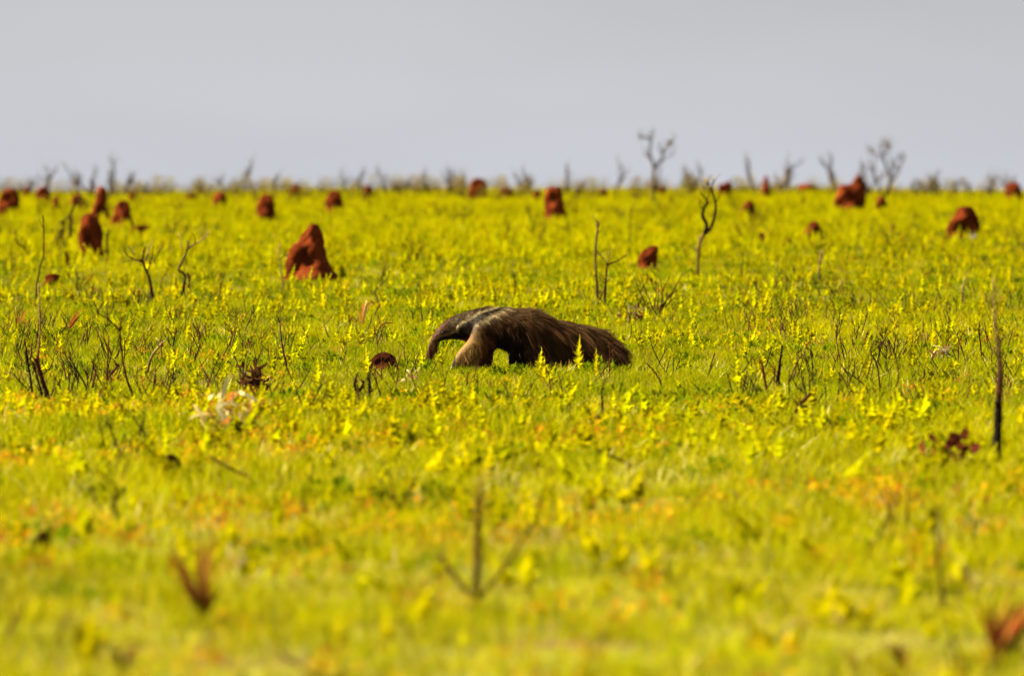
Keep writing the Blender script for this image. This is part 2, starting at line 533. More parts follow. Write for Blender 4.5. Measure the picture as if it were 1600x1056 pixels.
def make_cover():
    # grass
    x, y = scatter([(20, 45, 10), (45, 112, 14), (112, 300, 5), (300, 620, 1.3), (620, 1010, .6)])
    fx = NPR.uniform(ANT_X - .9, ANT_X + .95, 60); fy = NPR.uniform(ANT_Y - .62, ANT_Y - .20, 60)
    x = np.concatenate([x, fx]); y = np.concatenate([y, fy])
    k = clear_of_animal(x, y); x, y = x[k], y[k]
    n = len(x)
    patch = smooth_noise(x, y, 3, 2.3) * .6 + smooth_noise(x, y, 5, 9.0) * .4
    s = far_scale(y, .85, .0013) * NPR.uniform(.75, 1.25, n)
    sz = (.32 + .80 * patch) * np.where(y < 60, 1.25, 1.0) * NPR.uniform(.75, 1.25, n) * (1 + np.clip((y - 110) / 900, 0, .6))
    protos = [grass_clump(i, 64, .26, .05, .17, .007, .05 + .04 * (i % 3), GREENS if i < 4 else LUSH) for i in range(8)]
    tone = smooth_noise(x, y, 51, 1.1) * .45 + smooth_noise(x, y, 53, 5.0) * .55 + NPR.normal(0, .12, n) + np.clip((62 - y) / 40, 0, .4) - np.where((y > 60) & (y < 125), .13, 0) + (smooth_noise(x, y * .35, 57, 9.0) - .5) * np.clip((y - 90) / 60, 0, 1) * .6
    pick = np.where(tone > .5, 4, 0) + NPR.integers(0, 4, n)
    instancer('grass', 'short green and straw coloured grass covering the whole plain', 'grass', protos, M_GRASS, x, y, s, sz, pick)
    # yellow weeds
    x, y = scatter([(20, 38, 2.0), (38, 60, 4.6), (60, 82, 1.3), (82, 112, 3.0), (112, 300, 2.7), (300, 620, 1.1), (620, 1000, .4)])
    patch = smooth_noise(x, y, 9, 1.6) * .4 + smooth_noise(x, y, 13, 6.0) * .35 + smooth_noise(x, y * .4, 17, 14.0) * .25
    k = clear_of_animal(x, y) & (NPR.uniform(0, 1, len(x)) < np.clip((patch - .33) * 3.0, .05, 1)) & ~((np.abs(x - ANT_X) < 1.4) & (y > ANT_Y - 7) & (y < ANT_Y) & (NPR.uniform(0, 1, len(x)) < .85))
    x, y = x[k], y[k]; n = len(x)
    s = far_scale(y, .8, .0016) * NPR.uniform(.45, 1.5, n) * np.where(y < 60, 1.25, np.where(y > 100, 1.2, 1.0))
    protos = [weed_clump(100 + i, 1 + i % 3, .12, .25, .12) for i in range(7)]
    instancer('yellow_weeds', 'bright yellow leafy weeds spread through the grass', 'weeds', protos, M_WEED, x, y, s, s * NPR.uniform(.75, 1.15, n) * np.where(y < 60, .72, 1.0))
    # low green leafy plants
    x, y = scatter([(20, 60, .7), (60, 112, 1.6), (112, 300, 1.2), (300, 900, .2)])
    k = clear_of_animal(x, y) & (smooth_noise(x, y, 21, 3.0) > .45); x, y = x[k], y[k]; n = len(x)
    s = far_scale(y, .8, .0015) * NPR.uniform(.7, 1.4, n)
    cols = [(0.07, 0.10, 0.002), (0.10, 0.128, 0.002), (0.135, 0.155, 0.002)]
    instancer('leafy_herbs', 'low darker green herbs among the grass', 'herbs', [leafy_clump(300 + i, 50, .16, .10, cols, .06, .028) for i in range(4)], M_GRASS, x, y, s, s)
    # pale straw, lightened and crowded into the near band to imitate glints
    x, y = scatter([(20, 36, 1.2), (36, 60, 3.2), (60, 112, 1.0), (112, 300, .25)])
    k = clear_of_animal(x, y); x, y = x[k], y[k]; n = len(x)
    s = far_scale(y, .8, .001) * NPR.uniform(.5, 1.2, n)
    cols = [(0.44, 0.37, 0.05), (0.58, 0.53, 0.20), (0.36, 0.26, 0.02)]
    instancer('dry_straw', 'thin pale dry straw scattered in the grass', 'straw', [straw_clump(400 + i, 9, .17, cols, .9, .007) for i in range(5)], M_DRY, x, y, s, s)
    # orange withered leaves
    x, y = scatter([(20, 38, 1.4), (38, 60, 5.0), (60, 112, .5), (112, 300, .2)])
    k = clear_of_animal(x, y) & (smooth_noise(x, y, 31, 3.2) > .45); x, y = x[k], y[k]; n = len(x)
    s = far_scale(y, .8, .001) * NPR.uniform(.5, 1.2, n)
    cols = [(0.36, 0.14, 0.006), (0.38, 0.22, 0.004), (0.20, 0.065, 0.008), (0.42, 0.27, 0.004)]
    instancer('withered_leaves', 'orange and rust withered leaves low in the grass', 'leaves', [leafy_clump(500 + i, 26, .13, .15, cols, .07, .022, .2) for i in range(4)], M_DRY, x, y, s, s)
    # dead brown grass
    x, y = scatter([(20, 60, .6), (60, 112, 2.0), (112, 300, .9), (300, 700, .1)])
    k = clear_of_animal(x, y) & (smooth_noise(x, y, 61, 2.2) > .42); x, y = x[k], y[k]; n = len(x)
    s = far_scale(y, .8, .0015) * NPR.uniform(.5, 1.3, n)
    cols = [(0.13, 0.07, 0.018), (0.085, 0.04, 0.014), (0.19, 0.12, 0.03), (0.24, 0.15, 0.04)]
    instancer('dead_grass', 'brown dead grass blades mixed through the green', 'grass', [straw_clump(450 + i, 14, .17, cols, .7, .006) for i in range(5)], M_DRY, x, y, s, s)
    # burnt twigs
    x, y = scatter([(20, 60, .35), (60, 112, 2.4), (112, 300, .75)])
    k = clear_of_animal(x, y) & (smooth_noise(x, y, 41, 3.0) > .38) & ((np.abs(x) / y > .026) | (NPR.uniform(0, 1, len(x)) < .25)); x, y = x[k], y[k]; n = len(x)
    s = NPR.uniform(.5, 1.5, n)
    instancer('burnt_twigs', 'thin dark burnt twigs left in the grass', 'twigs', [twig_clump(600 + i, 1 + i % 4, .26, (0.014, 0.007, 0.005) if i % 2 else (0.05, 0.018, 0.008)) for i in range(8)], M_WOOD, x, y, s, s)
    # small burnt shrubs
    x, y = scatter([(95, 200, .05), (200, 420, .04), (420, 620, .02)])
    k = NPR.uniform(0, 1, len(x)) < np.clip((smooth_noise(x, y * .4, 77, 10.0) - .25) * 2, .1, 1); x, y = x[k], y[k]; n = len(x)
    s = (.4 + .9 * NPR.uniform(0, 1, n) ** 1.5) * (1 + (y - 95) / 500)
    protos = []
    for i in range(6):
        g = twig_clump(740 + i, 5 + i, .5, (0.03, 0.013, 0.007), .008)
        r = random.Random(90 + i)
        for q in range(8 + 9 * (i % 3)):
            a = r.random() * 6.283
            leaf(g, (math.cos(a) * .2 * r.random(), math.sin(a) * .2 * r.random(), .1 + .35 * r.random()), (math.cos(a), math.sin(a), r.random()), (0, 0, 1), .07, .035, r.choice([(0.10, 0.075, 0.006), (0.13, 0.05, 0.008), (0.09, 0.10, 0.003)]))
        protos.append(g)
    instancer('burnt_shrublets', 'small dark burnt shrubs dotted over the far grass', 'shrubs', protos, M_DRY, x, y, s, s)
    # scrub along the horizon
    x, y = scatter([(560, 700, .03), (700, 935, .065)])
    k = NPR.uniform(0, 1, len(x)) < np.clip((smooth_noise(x, y * .08, 71, 9.0) - .38) * 3, .05, 1); x, y = x[k], y[k]; n = len(x)
    s = .3 + 1.5 * NPR.uniform(0, 1, n) ** 2.4
    protos = []
    for i in range(5):
        g = twig_clump(700 + i, 9, 1.0, (0.05, 0.028, 0.015), .014)
        r = random.Random(i)
        for q in range(80):
            a = r.random() * 6.283; e = r.random()
            leaf(g, (math.cos(a) * .35 * r.random(), math.sin(a) * .35 * r.random(), .3 + .8 * r.random()), (math.cos(a), math.sin(a), e), (0, 0, 1), .13, .07, r.choice([(0.13, 0.10, 0.012), (0.15, 0.07, 0.018), (0.11, 0.115, 0.008), (0.18, 0.15, 0.01)]))
        protos.append(g)
    instancer('distant_scrub', 'brown burnt scrub along the far edge of the plain', 'scrub', protos, M_TREELEAF, x, y, s, s)
make_cover()

# ------------------------------------------------------------------ the anteater
def make_anteater():
    S = ANT_S
    root = empty('anteater', (ANT_X, ANT_Y, float(gz(ANT_X, ANT_Y)) + .002))
    tag(root, 'shaggy dark brown giant anteater walking left, snout lowered into the grass', 'anteater')
    def P(px, py, y=0.0):
        return ((px - 820.0) * S, y, (581.0 - py) * S)
    # body: lofted trunk, head, tail core and four legs, melted into one surface
    V = []; F = []
    def loft(stations, n, sides=20):
        """stations: px, py, depth offset (m), radius in the picture plane (px), half thickness (m)"""
        A = resample([(*P(a, b, c), r * S, w) for a, b, c, r, w in stations], n)
        pts = A[:, :3]; T = np.gradient(pts, axis=0); T /= np.linalg.norm(T, axis=1)[:, None]
        b0 = len(V)
        for i in range(n):
            t = T[i]; u = np.cross(t, (0, 1, 0)); u /= np.linalg.norm(u) + 1e-9; w = np.cross(t, u)
            for s in range(sides):
                a = 2 * math.pi * s / sides
                V.append(pts[i] + u * math.cos(a) * A[i, 3] + w * math.sin(a) * A[i, 4])
        for i in range(n - 1):
            for s in range(sides):
                s2 = (s + 1) % sides
                F.append((b0 + i * sides + s, b0 + i * sides + s2, b0 + (i + 1) * sides + s2, b0 + (i + 1) * sides + s))
        F.append(tuple(b0 + s for s in range(sides))[::-1]); F.append(tuple(b0 + (n - 1) * sides + s for s in range(sides)))
    loft([(666, 567, 0, 2.8, .014), (669.5, 553, 0, 3.9, .020), (675, 539, 0, 5.2, .027), (681, 528, 0, 7.2, .038), (690, 520, 0, 11.0, .055),
          (702, 514, 0, 15.5, .070), (716, 510, 0, 19, .085), (733, 508, 0, 23, .11), (752, 507, 0, 26.5, .14), (775, 508, 0, 28, .16),
          (800, 512, 0, 31, .165), (824, 514, 0, 30, .15), (839, 518, 0, 27, .13), (851, 522, 0, 22.5, .10), (868, 521.5, 0, 20.5, .08), (892, 523, 0, 17, .06),
          (915, 527, 0, 14, .05), (938, 533, 0, 11, .04), (954, 541, 0, 7.5, .028), (963, 549, 0, 4, .015)], 70, 24)
    # near foreleg (forward, weight on the knuckles), far foreleg (behind), near and far hind legs
    loft([(757, 512, -.10, 18, .07), (750, 528, -.115, 16, .065), (740, 543, -.12, 15, .06), (728, 556, -.12, 15, .06), (721, 567, -.12, 14, .058), (715, 578, -.12, 11, .05)], 18, 16)
    loft([(765, 515, .08, 16, .06), (760, 535, .09, 12.5, .055), (757, 552, .09, 11, .05), (754, 566, .09, 11, .05), (750, 579, .09, 8, .045)], 18, 16)
    loft([(826, 520, -.07, 24, .08), (818, 537, -.09, 18, .07), (806, 553, -.09, 11.5, .055), (808, 566, -.09, 9, .045), (801, 576, -.09, 8, .045), (792, 579, -.09, 5, .035)], 20, 16)
    loft([(832, 520, .07, 24, .08), (833, 538, .09, 17, .07), (828, 553, .09, 11.5, .055), (836, 566, .09, 9, .045), (829, 576, .09, 8, .045), (820, 579, .09, 5, .035)], 20, 16)
    tmp = bpy.data.objects.new('melt', new_mesh('melt', V, F))
    COL.objects.link(tmp)
    md = tmp.modifiers.new('r', 'REMESH'); md.mode = 'VOXEL'; md.voxel_size = 0.010
    sm = tmp.modifiers.new('s', 'SMOOTH'); sm.iterations = 6; sm.factor = .5
    dg = bpy.context.evaluated_depsgraph_get()
    dg.update()
    ev = tmp.evaluated_get(dg)
    me = bpy.data.meshes.new_from_object(ev)
    bpy.data.objects.remove(tmp)
    nv = len(me.vertices)
    co = np.empty(nv * 3); me.vertices.foreach_get('co', co); co = co.reshape(-1, 3)
    me.polygons.foreach_set('use_smooth', np.ones(len(me.polygons), bool))

    # markings
    UP = np.array([(712, 516), (716, 508), (722, 503), (735, 496.5), (745, 489.5), (763, 483), (778, 478)], float)
    LO = np.array([(737, 514), (742, 509), (748, 504.5), (764, 495), (778, 487), (795, 479)], float)
    CH = np.array([(683, 527), (690, 523.5), (701, 520), (712, 516)], float)
    def dist(X, Y, L):
        d = np.full(X.shape, 1e9)
        for i in range(len(L) - 1):
            a, b = L[i], L[i + 1]; ab = b - a
            t = np.clip(((X - a[0]) * ab[0] + (Y - a[1]) * ab[1]) / (ab @ ab), 0, 1)
            d = np.minimum(d, np.hypot(X - a[0] - t * ab[0], Y - a[1] - t * ab[1]))
        return d
    def above(X, Y, L):
        return Y < np.interp(X, L[:, 0], L[:, 1])
    BLACK = np.array((.011, .0068, .0055)); DARK = np.array((.026, .0115, .006)); GREY = np.array((.085, .058, .025))
    CREAM = np.array((.36, .29, .15)); GOLD = np.array((.21, .122, .032)); RUST = np.array((.17, .062, .02)); BROWN = np.array((.062, .026, .010))
    HEAD = np.array((.11, .047, .018))
    def colour(p):
        X = p[:, 0] / S + 820; Y = 581 - p[:, 2] / S; d = p[:, 1]
        n = len(p)
        c = np.tile(DARK, (n, 1))
        def put(mask, col, k=1.0):
            k = np.broadcast_to(np.asarray(k, float), (n,))[mask][:, None]
            c[mask] = c[mask] * (1 - k) + np.asarray(col) * k
        # trunk: near black flank, the sunlit top of the back put in as brown
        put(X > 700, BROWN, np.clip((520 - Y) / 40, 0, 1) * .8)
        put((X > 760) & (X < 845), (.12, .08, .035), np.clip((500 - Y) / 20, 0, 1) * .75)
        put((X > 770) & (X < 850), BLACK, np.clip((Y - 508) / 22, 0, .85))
        # crown and mane, grizzled
        put((X < 785) & above(X, Y, UP), GREY, np.clip((X - 688) / 18, 0, 1) * .9)
        put(X < 705, HEAD, np.clip((705 - X) / 14, 0, 1))
        put((X < 690), (.075, .032, .014), np.clip((690 - X) / 14, 0, 1) * .7)
        # black throat wedge with its two pale edges
        wedge = (~above(X, Y, UP)) & (above(X, Y, LO) | (X < 733)) & (X > 686) & (X < 790) & (Y < 540)
        put(wedge, BLACK, np.clip((X - 684) / 12, 0, 1))
        put(wedge & (X > 716), (.06, .047, .026), np.clip((X - 722) / 40, 0, .5))  # wedge greyed towards the back, sunlight put into the coat colour
        put((X > 684) & (X < 713) & (Y > 524), BLACK, .9)
        put(dist(X, Y, UP) < 3.0, CREAM, np.clip(1.6 - dist(X, Y, UP) / 1.7, 0, 1) * .85)
        lw = np.interp(X, [730, 750, 780, 800], [4.0, 4.0, 4.8, 5.5])
        put(dist(X, Y, LO) < lw, CREAM, np.clip(1.7 - 1.7 * dist(X, Y, LO) / lw, 0, 1) * np.interp(X, [738, 752, 780, 800], [.0, .85, .8, .1]))
        put(dist(X, Y, CH) < 2.2, (.2, .12, .05), .6)
        # forelegs: pale gold in front, rusty behind
        leg = (X > 696) & (X < 773) & (Y > 514 + np.clip((745 - X), 0, 20) * .6) & ~((X < 713) & (Y < 545) & (d > -.07))
        put(leg, RUST, np.clip((Y - 516) / 20, 0, 1))
        put(leg & (d < -.045) & (X < 752), GOLD, np.clip((Y - 514) / 22, 0, 1) * np.clip((752 - X) / 9, 0, 1))
        put((X > 740) & (X < 775) & (Y > 508) & (Y < 530) & ~above(X, Y, LO), GOLD * .4, np.clip((758 - X) / 16, 0, .9))
        put((X < 712) & (Y > 553) & (X > 690), BLACK, .9)
        put((X < 724) & (Y > 562) & (X > 690), BLACK, np.clip((Y - 560) / 8, 0, 1) * .9)
        put((X > 740) & (X < 770) & (Y > 566), BLACK, .7)
        # tail
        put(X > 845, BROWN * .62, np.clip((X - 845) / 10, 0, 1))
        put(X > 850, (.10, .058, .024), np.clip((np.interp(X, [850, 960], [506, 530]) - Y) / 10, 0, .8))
        return c
    a = me.color_attributes.new('tint', 'FLOAT_COLOR', 'POINT')
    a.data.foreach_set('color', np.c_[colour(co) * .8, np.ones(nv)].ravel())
    me.materials.clear()
    body = obj('body', me, M_HIDE, root)

    # fur: tapering locks rooted on the skin
    me.calc_loop_triangles()
    nt_ = len(me.loop_triangles)
    tv = np.empty(nt_ * 3, np.int32); me.loop_triangles.foreach_get('vertices', tv); tv = tv.reshape(-1, 3)
    A, B, C = co[tv[:, 0]], co[tv[:, 1]], co[tv[:, 2]]
    nrm = np.cross(B - A, C - A); area = np.linalg.norm(nrm, axis=1) / 2; nrm /= (2 * area[:, None] + 1e-12)
    def sample(nn, weight):
        w = area * weight; w /= w.sum()
        t = NPR.choice(nt_, nn, p=w)
        r1 = np.sqrt(NPR.uniform(0, 1, nn)); r2 = NPR.uniform(0, 1, nn)
        p = A[t] * (1 - r1)[:, None] + B[t] * (r1 * (1 - r2))[:, None] + C[t] * (r1 * r2)[:, None]
        return p, nrm[t]
    cen = (A + B + C) / 3
    cX = cen[:, 0] / S + 820; cY = 581 - cen[:, 2] / S
    istail = cX > 846
    def unit(v):
        return v / (np.linalg.norm(v, axis=1)[:, None] + 1e-9)
    def strands(p, nn_, direc, length, width, col, tipcol, droop, segs=3):
        """ribbons turned at random about their axis"""
        n = len(p)
        d = unit(direc)
        r = unit(NPR.normal(0, 1, (n, 3)))
        side = unit(np.cross(d, r))
        vs_ = []; cs = []
        for i in range(segs + 1):
            k = i / segs
            q = p + d * (length * k)[:, None]
            q[:, 2] -= droop * length * k * k
            w = width * (1 - k) ** .7 * .5
            cc = col * (1 - k) + tipcol * k
            if i < segs:
                vs_ += [q - side * w[:, None], q + side * w[:, None]]; cs += [cc, cc]
            else:
                vs_.append(q); cs.append(cc)
        m = 2 * segs + 1
        Vv = np.stack(vs_, 1).reshape(-1, 3); Cc = np.stack(cs, 1).reshape(-1, 3)
        Vv[:, 2] = np.maximum(Vv[:, 2], .012)
        b = np.arange(n) * m
        tris = []
        for i in range(segs - 1):
            a0 = b + 2 * i
            tris += [np.stack([a0, a0 + 1, a0 + 3], -1), np.stack([a0, a0 + 3, a0 + 2], -1)]
        a0 = b + 2 * (segs - 1)
        tris.append(np.stack([a0, a0 + 1, a0 + 2], -1))
        return Vv, np.concatenate(tris), Cc
    def locks(p, cell):
        """random numbers shared by all hairs of one lock"""
        q = np.floor(p / cell + NPR.normal(0, .18, p.shape)).astype(np.int64)
        key = (q[:, 0] * 73856093) ^ (q[:, 1] * 19349663) ^ (q[:, 2] * 83492791)
        u, inv = np.unique(key, return_inverse=True)
        return NPR.normal(0, 1, (len(u), 3))[inv], NPR.uniform(0, 1, len(u))[inv]
    # coat of the head, trunk and legs
    p, nn = sample(52000, np.where(istail, .0, np.where(cX < 700, 1.6, 1.0)))
    X = p[:, 0] / S + 820; Y = 581 - p[:, 2] / S
    L = np.interp(X, [660, 690, 705, 730, 765, 850], [.004, .010, .020, .030, .050, .105])
    legs = (Y > 534) & (X < 776)
    L = np.where(legs, .042, L)
    L = np.where((Y > 545) & (X > 776), .06, L)
    L = np.where((Y > 520) & (X > 758) & (X < 792), .035, L)
    L *= NPR.uniform(.55, 1.25, len(p))
    back = np.stack([np.ones(len(p)), np.zeros(len(p)), np.full(len(p), -.15)], -1)
    back[:, 2] = np.interp(X, [660, 690, 740, 780, 850], [1.6, .6, .25, -.1, -.45])
    down = np.array((.25, 0, -1.0))
    side = np.clip(1 - nn[:, 2], 0, 1) * np.interp(X, [700, 740, 790], [0, .7, 1.0])
    dr = back * (1 - .8 * side)[:, None] + down * side[:, None]
    dr = np.where(legs[:, None], np.array((.25, 0, -1.0)), dr)
    dr = unit(dr) + nn * np.interp(X, [660, 700, 760, 850], [.25, .28, .34, .36])[:, None] + NPR.normal(0, .08, (len(p), 3))
    lv, lf = locks(p, .030)
    dr = dr + lv * np.interp(X, [690, 740], [.04, .17])[:, None]; L = L * (.7 + .6 * lf)
    dr[:, 2] += np.where((X > 812) & (X < 845) & (nn[:, 2] > .3), .28, 0)
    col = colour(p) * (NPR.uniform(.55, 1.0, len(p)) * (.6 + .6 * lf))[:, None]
    tip = col * NPR.uniform(.9, 1.6, len(p))[:, None] + np.array((.065, .034, .010)) * (np.clip((535 - Y) / 50, 0, 1) * np.clip((X - 745) / 30, 0, 1) * NPR.uniform(0, 1, len(p)))[:, None]  # tips brightened on the upper body, a sheen painted into the hair
    V1, F1, C1 = strands(p, nn, dr, L, NPR.uniform(.0022, .0046, len(p)), col, tip, .25)
    obj('fur', new_mesh('fur', V1, F1, C1), M_FUR, root)['kind'] = 'stuff'
    # long hair of the tail, hanging like a skirt
    p, nn = sample(26000, np.where(istail, 1.0, np.where((cX > 815) & (cX < 847), .25, 0)))
    X = p[:, 0] / S + 820; Y = 581 - p[:, 2] / S
    top = np.clip(nn[:, 2], -1, 1)
    L = np.interp(X, [830, 870, 930, 968], [.16, .23, .22, .17]) * NPR.uniform(.5, 1.15, len(p)) * np.interp(top, [-1, 0, 1], [1.1, 1.0, .75])
    dr = np.stack([np.interp(X, [830, 900, 968], [.55, .75, 1.0]), np.zeros(len(p)), np.interp(X, [830, 900, 968], [-.75, -.62, -.5])], -1)
    lift = np.clip(top, 0, 1)[:, None]
    dr = unit(dr * (1 - lift) + np.array((1.0, 0, -.12)) * lift) + nn * .34 + NPR.normal(0, .07, (len(p), 3))
    lv, lf = locks(p, .034)
    dr = dr + lv * .17; L = L * (.65 + .6 * lf)
    col = colour(p) * (NPR.uniform(.6, 1.15, len(p)) * (.55 + .8 * lf))[:, None]
    tip = col * .6 + np.array((.10, .050, .016)) * NPR.uniform(.1, .9, len(p))[:, None]
    V1, F1, C1 = strands(p, nn, dr, L, NPR.uniform(.003, .0058, len(p)), col, tip, .45, 4)
    t_ = obj('tail_hair', new_mesh('tail_hair', V1, F1, C1), M_FUR, root)
    t_['kind'] = 'stuff'; t_['label'] = 'long coarse brown tail hair hanging into the grass'

    # ears, eyes, claws
    for s in (-1, 1):
        g = Geo()
        c = Vector(P(715.5, 511, s * .088))
        vv = []; cc = []
        n = 12
        for i in range(n):
            a = 2 * math.pi * i / n
            vv.append(c + Vector((math.cos(a) * .016 + .004, s * .012 * (1 + math.cos(a)), math.sin(a) * .024))); cc.append((.15, .11, .06))
        vv.append(c + Vector((0, s * .004, 0))); cc.append((.03, .018, .012))
        vv.append(c + Vector((.004, s * -.012, 0))); cc.append((.05, .03, .02))
        g.add(vv, [(i, (i + 1) % n, n) for i in range(n)] + [((i + 1) % n, i, n + 1) for i in range(n)], cc)
        obj('ear', g.mesh('ear', True), M_HIDE, root)
        g = Geo()
        c = P(692, 517.5, s * .061)
        vv = []; ff = []
        for i in range(5):
            for j in range(8):
                la = -math.pi / 2 + math.pi * i / 4; lo = 2 * math.pi * j / 8
                vv.append((c[0] + .008 * math.cos(la) * math.cos(lo), c[1] + .008 * math.cos(la) * math.sin(lo), c[2] + .008 * math.sin(la)))
        for i in range(4):
            for j in range(8):
                ff.append((i * 8 + j, i * 8 + (j + 1) % 8, i * 8 + 8 + (j + 1) % 8, i * 8 + 8 + j))
        g.add(vv, ff, (.006, .004, .003))
        obj('eye', g.mesh('eye', True), M_HORN, root)
    for (bx, by, dy) in ((711, 571, -.12), (748, 573, .09)):
        for q in (-.026, 0.0, .026):
            g = Geo()
            tube(g, [P(bx, by, dy + q), P(bx - 5.5, by + 2, dy + q), P(bx - 6.5, by + 6, dy + q), P(bx - 2, by + 8.5, dy + q)], [.010, .009, .007, .002], (.035, .028, .02), 6)
            obj('claw', g.mesh('claw', True), M_HORN, root)
    return root
make_anteater()

# ------------------------------------------------------------------ termite mounds
def make_mound(name, label, prof, base_y, seed, depth=.9, tone=1.0, group='red termite mounds on the plain', rough=.17, cat='termite mound', sink=.085, hue=(.074, .0155, .0045)):
    """prof: rows of (y, x_left, x_right) in photograph pixels from the top down; the lowest row is continued into the ground"""
    r = random.Random(seed)
    base_y = base_y + sink * (base_y - EYE_Y) / CAM_H
    D = CAM_H * FPX / (base_y - EYE_Y); s = D / FPX
    prof = [tuple(map(float, q)) for q in prof]
    cx = (prof[-1][1] + prof[-1][2]) / 2
    loc = ((cx - 800) * s, D, 0)
    loc = (loc[0], D, float(gz(loc[0], D)))
    ys = np.array([q[0] for q in prof]); xl = np.array([q[1] for q in prof]); xr = np.array([q[2] for q in prof])
    if base_y > ys[-1] + 1:
        k = (base_y - ys[-1]) * .8
        ys = np.append(ys, base_y); xl = np.append(xl, xl[-1] - k); xr = np.append(xr, xr[-1] + k)
    rows, seg = 26, 30
    V = []; F = []; Cc = []
    ph = [r.random() * 6.28 for _ in range(8)]
    top = ys[0]; H = base_y - top
    wmean = float(np.mean(xr - xl)) * s
    for i in range(rows):
        k = i / (rows - 1)
        y = top + H * (k ** 1.15)
        a = float(np.interp(y, ys, xl)); b = float(np.interp(y, ys, xr))
        m = (a + b) / 2; hw = (b - a) / 2 * s
        z = (base_y - y) * s
        if i == rows - 1: z = -.06
        for j in range(seg):
            t = 2 * math.pi * j / seg
            lump = 1 + rough * (.55 * math.sin(3 * t + ph[0] + 5 * k) + .45 * math.sin(5 * t + ph[1] - 9 * k) + .4 * math.sin(2 * t + ph[2] + 14 * k) + .35 * math.sin(9 * t + ph[3] + 23 * k)) + rough * .5 * (r.random() - .5)
            front = abs(math.sin(t))
            lump = 1 + (lump - 1) * (.45 + .9 * front)
            V.append(((m - cx) * s + math.cos(t) * hw * lump, math.sin(t) * max(hw, .35 * wmean * min(1, 2.5 * k)) * depth * lump, z + (r.random() - .5) * .03 * H * s * (1 if 0 < i < rows - 1 else 0)))
            q = (.8 + .4 * r.random()) * (1 + .28 * math.sin(2 * t + ph[4] + 6 * k) * math.sin(5 * k + ph[5] + t) + .18 * math.sin(11 * k + ph[6] - 4 * t))
            Cc.append(tuple(h * tone * q for h in hue))
    for i in range(rows - 1):
        for j in range(seg):
            j2 = (j + 1) % seg
            F.append((i * seg + j, i * seg + j2, (i + 1) * seg + j2, (i + 1) * seg + j))
    F.append(tuple(range(seg))[::-1])
    # the winding is turned so that normals point outward
    F = [f[::-1] for f in F]
    o = obj(name, new_mesh(name, V, F, Cc, True), M_EARTH, None, loc)
    tag(o, label, cat, group)
    return o

def dome(cx, top, base, w, lean=0.0, shape=(.10, .48, .74, .91, 1.0, 1.03, 1.05)):
    """rows for a rounded mound"""
    n = len(shape); H = base - top
    ks = [0, .06, .18, .36, .6, .82, 1.0][:n]
    return [(top + H * k, cx - w / 2 * q + lean * (1 - k), cx + w / 2 * q + lean * (1 - k)) for k, q in zip(ks, shape)]
LOW = (.10, .36, .60, .80, .94, .99, 1.0)
CONE = (.14, .28, .42, .6, .8, .95, 1.05)
COLUMN = (.45, .75, .92, .98, 1.0, 1.0, 1.0)

make_mound('termite_mound', 'largest red termite mound, with a stepped left shoulder and narrow blunt top, nearest of all',
           [(350, 485, 495), (352, 483, 498), (356, 480.5, 500), (362, 476, 502), (370, 470, 503.5), (378, 465, 505), (382, 457, 506), (390, 452, 508), (400, 450.5, 510), (410, 450, 514), (420, 449, 520), (430, 447, 530)], 434, 1, .85)
make_mound('termite_mound', 'broad dome shaped termite mound among burnt posts near the left edge', [(333, 135, 145), (336, 131, 150), (342, 127, 154), (350, 125, 157), (360, 124, 159), (372, 122, 160), (385, 123, 160.5), (394, 121, 161)], 397, 2, .9)
make_mound('termite_mound', 'termite mound cut by the left edge of the picture', dome(14, 293, 336, 34, 2), 337, 3)
make_mound('termite_mound', 'squat far termite mound second from the left edge, below a forked tree', dome(67.5, 291, 318, 23, 0), 320, 4)
make_mound('termite_mound', 'small slim termite mound just right of the second one from the left edge', dome(88, 306, 332, 11, 0), 333, 5)
make_mound('termite_mound', 'leaning spire of red earth right behind the dome among burnt posts', [(292, 155, 163), (296, 152, 166), (304, 150, 167), (312, 149, 167), (320, 146, 166), (330, 143, 168), (340, 142, 171)], 342, 6)
make_mound('termite_mound', 'conical termite mound with long skirts, right of the leaning spire', [(312, 187, 197), (316, 184, 201), (323, 181, 204), (332, 178, 205), (342, 174, 206), (352, 169, 209)], 356, 7)
make_mound('termite_mound', 'low flat lump of red earth at the foot of the conical mound', [(351, 212, 231), (354, 206, 233), (359, 202, 234.5), (366, 200, 235)], 370, 8, tone=.8)
make_mound('termite_mound', 'rounded termite mound up and left of the largest mound', dome(415, 305, 344, 29, 2), 346, 9)
make_mound('termite_mound', 'small leaning termite mound on the horizon above the largest mound', dome(461, 287, 307, 15, 2), 309, 10)
make_mound('termite_mound', 'rounded termite mound up and right of the largest mound', dome(522, 297, 331, 27, 1), 333, 11)
make_mound('termite_mound', 'small column of red earth on the horizon right of the rounded mound', dome(575, 290, 311, 14, 1, COLUMN), 313, 12)
make_mound('termite_mound', 'tall rounded termite mound on the horizon above the anteater', dome(747, 278, 314, 29, 0), 316, 13)
make_mound('termite_mound', 'smaller termite mound on the horizon, right next to the tall rounded one', dome(791, 291, 313, 22, 0), 315, 14)
make_mound('termite_mound', 'slim termite mound on the horizon left of the tall orange mound', dome(839, 297, 317, 13, 0), 319, 15)
make_mound('termite_mound', 'tall orange termite mound leaning over a notched base, above the back of the anteater', [(291, 858, 874), (294, 855, 877), (302, 852, 879), (312, 851, 880), (322, 851, 883), (332, 852, 886), (342, 852, 888)], 345, 16, tone=1.25)
make_mound('termite_mound', 'low slanting termite mound in the grass right of the two bare saplings', [(382, 1018, 1027), (385, 1012, 1028), (390, 1004, 1028), (397, 999, 1027), (405, 997, 1026), (414, 997, 1026)], 418, 17)
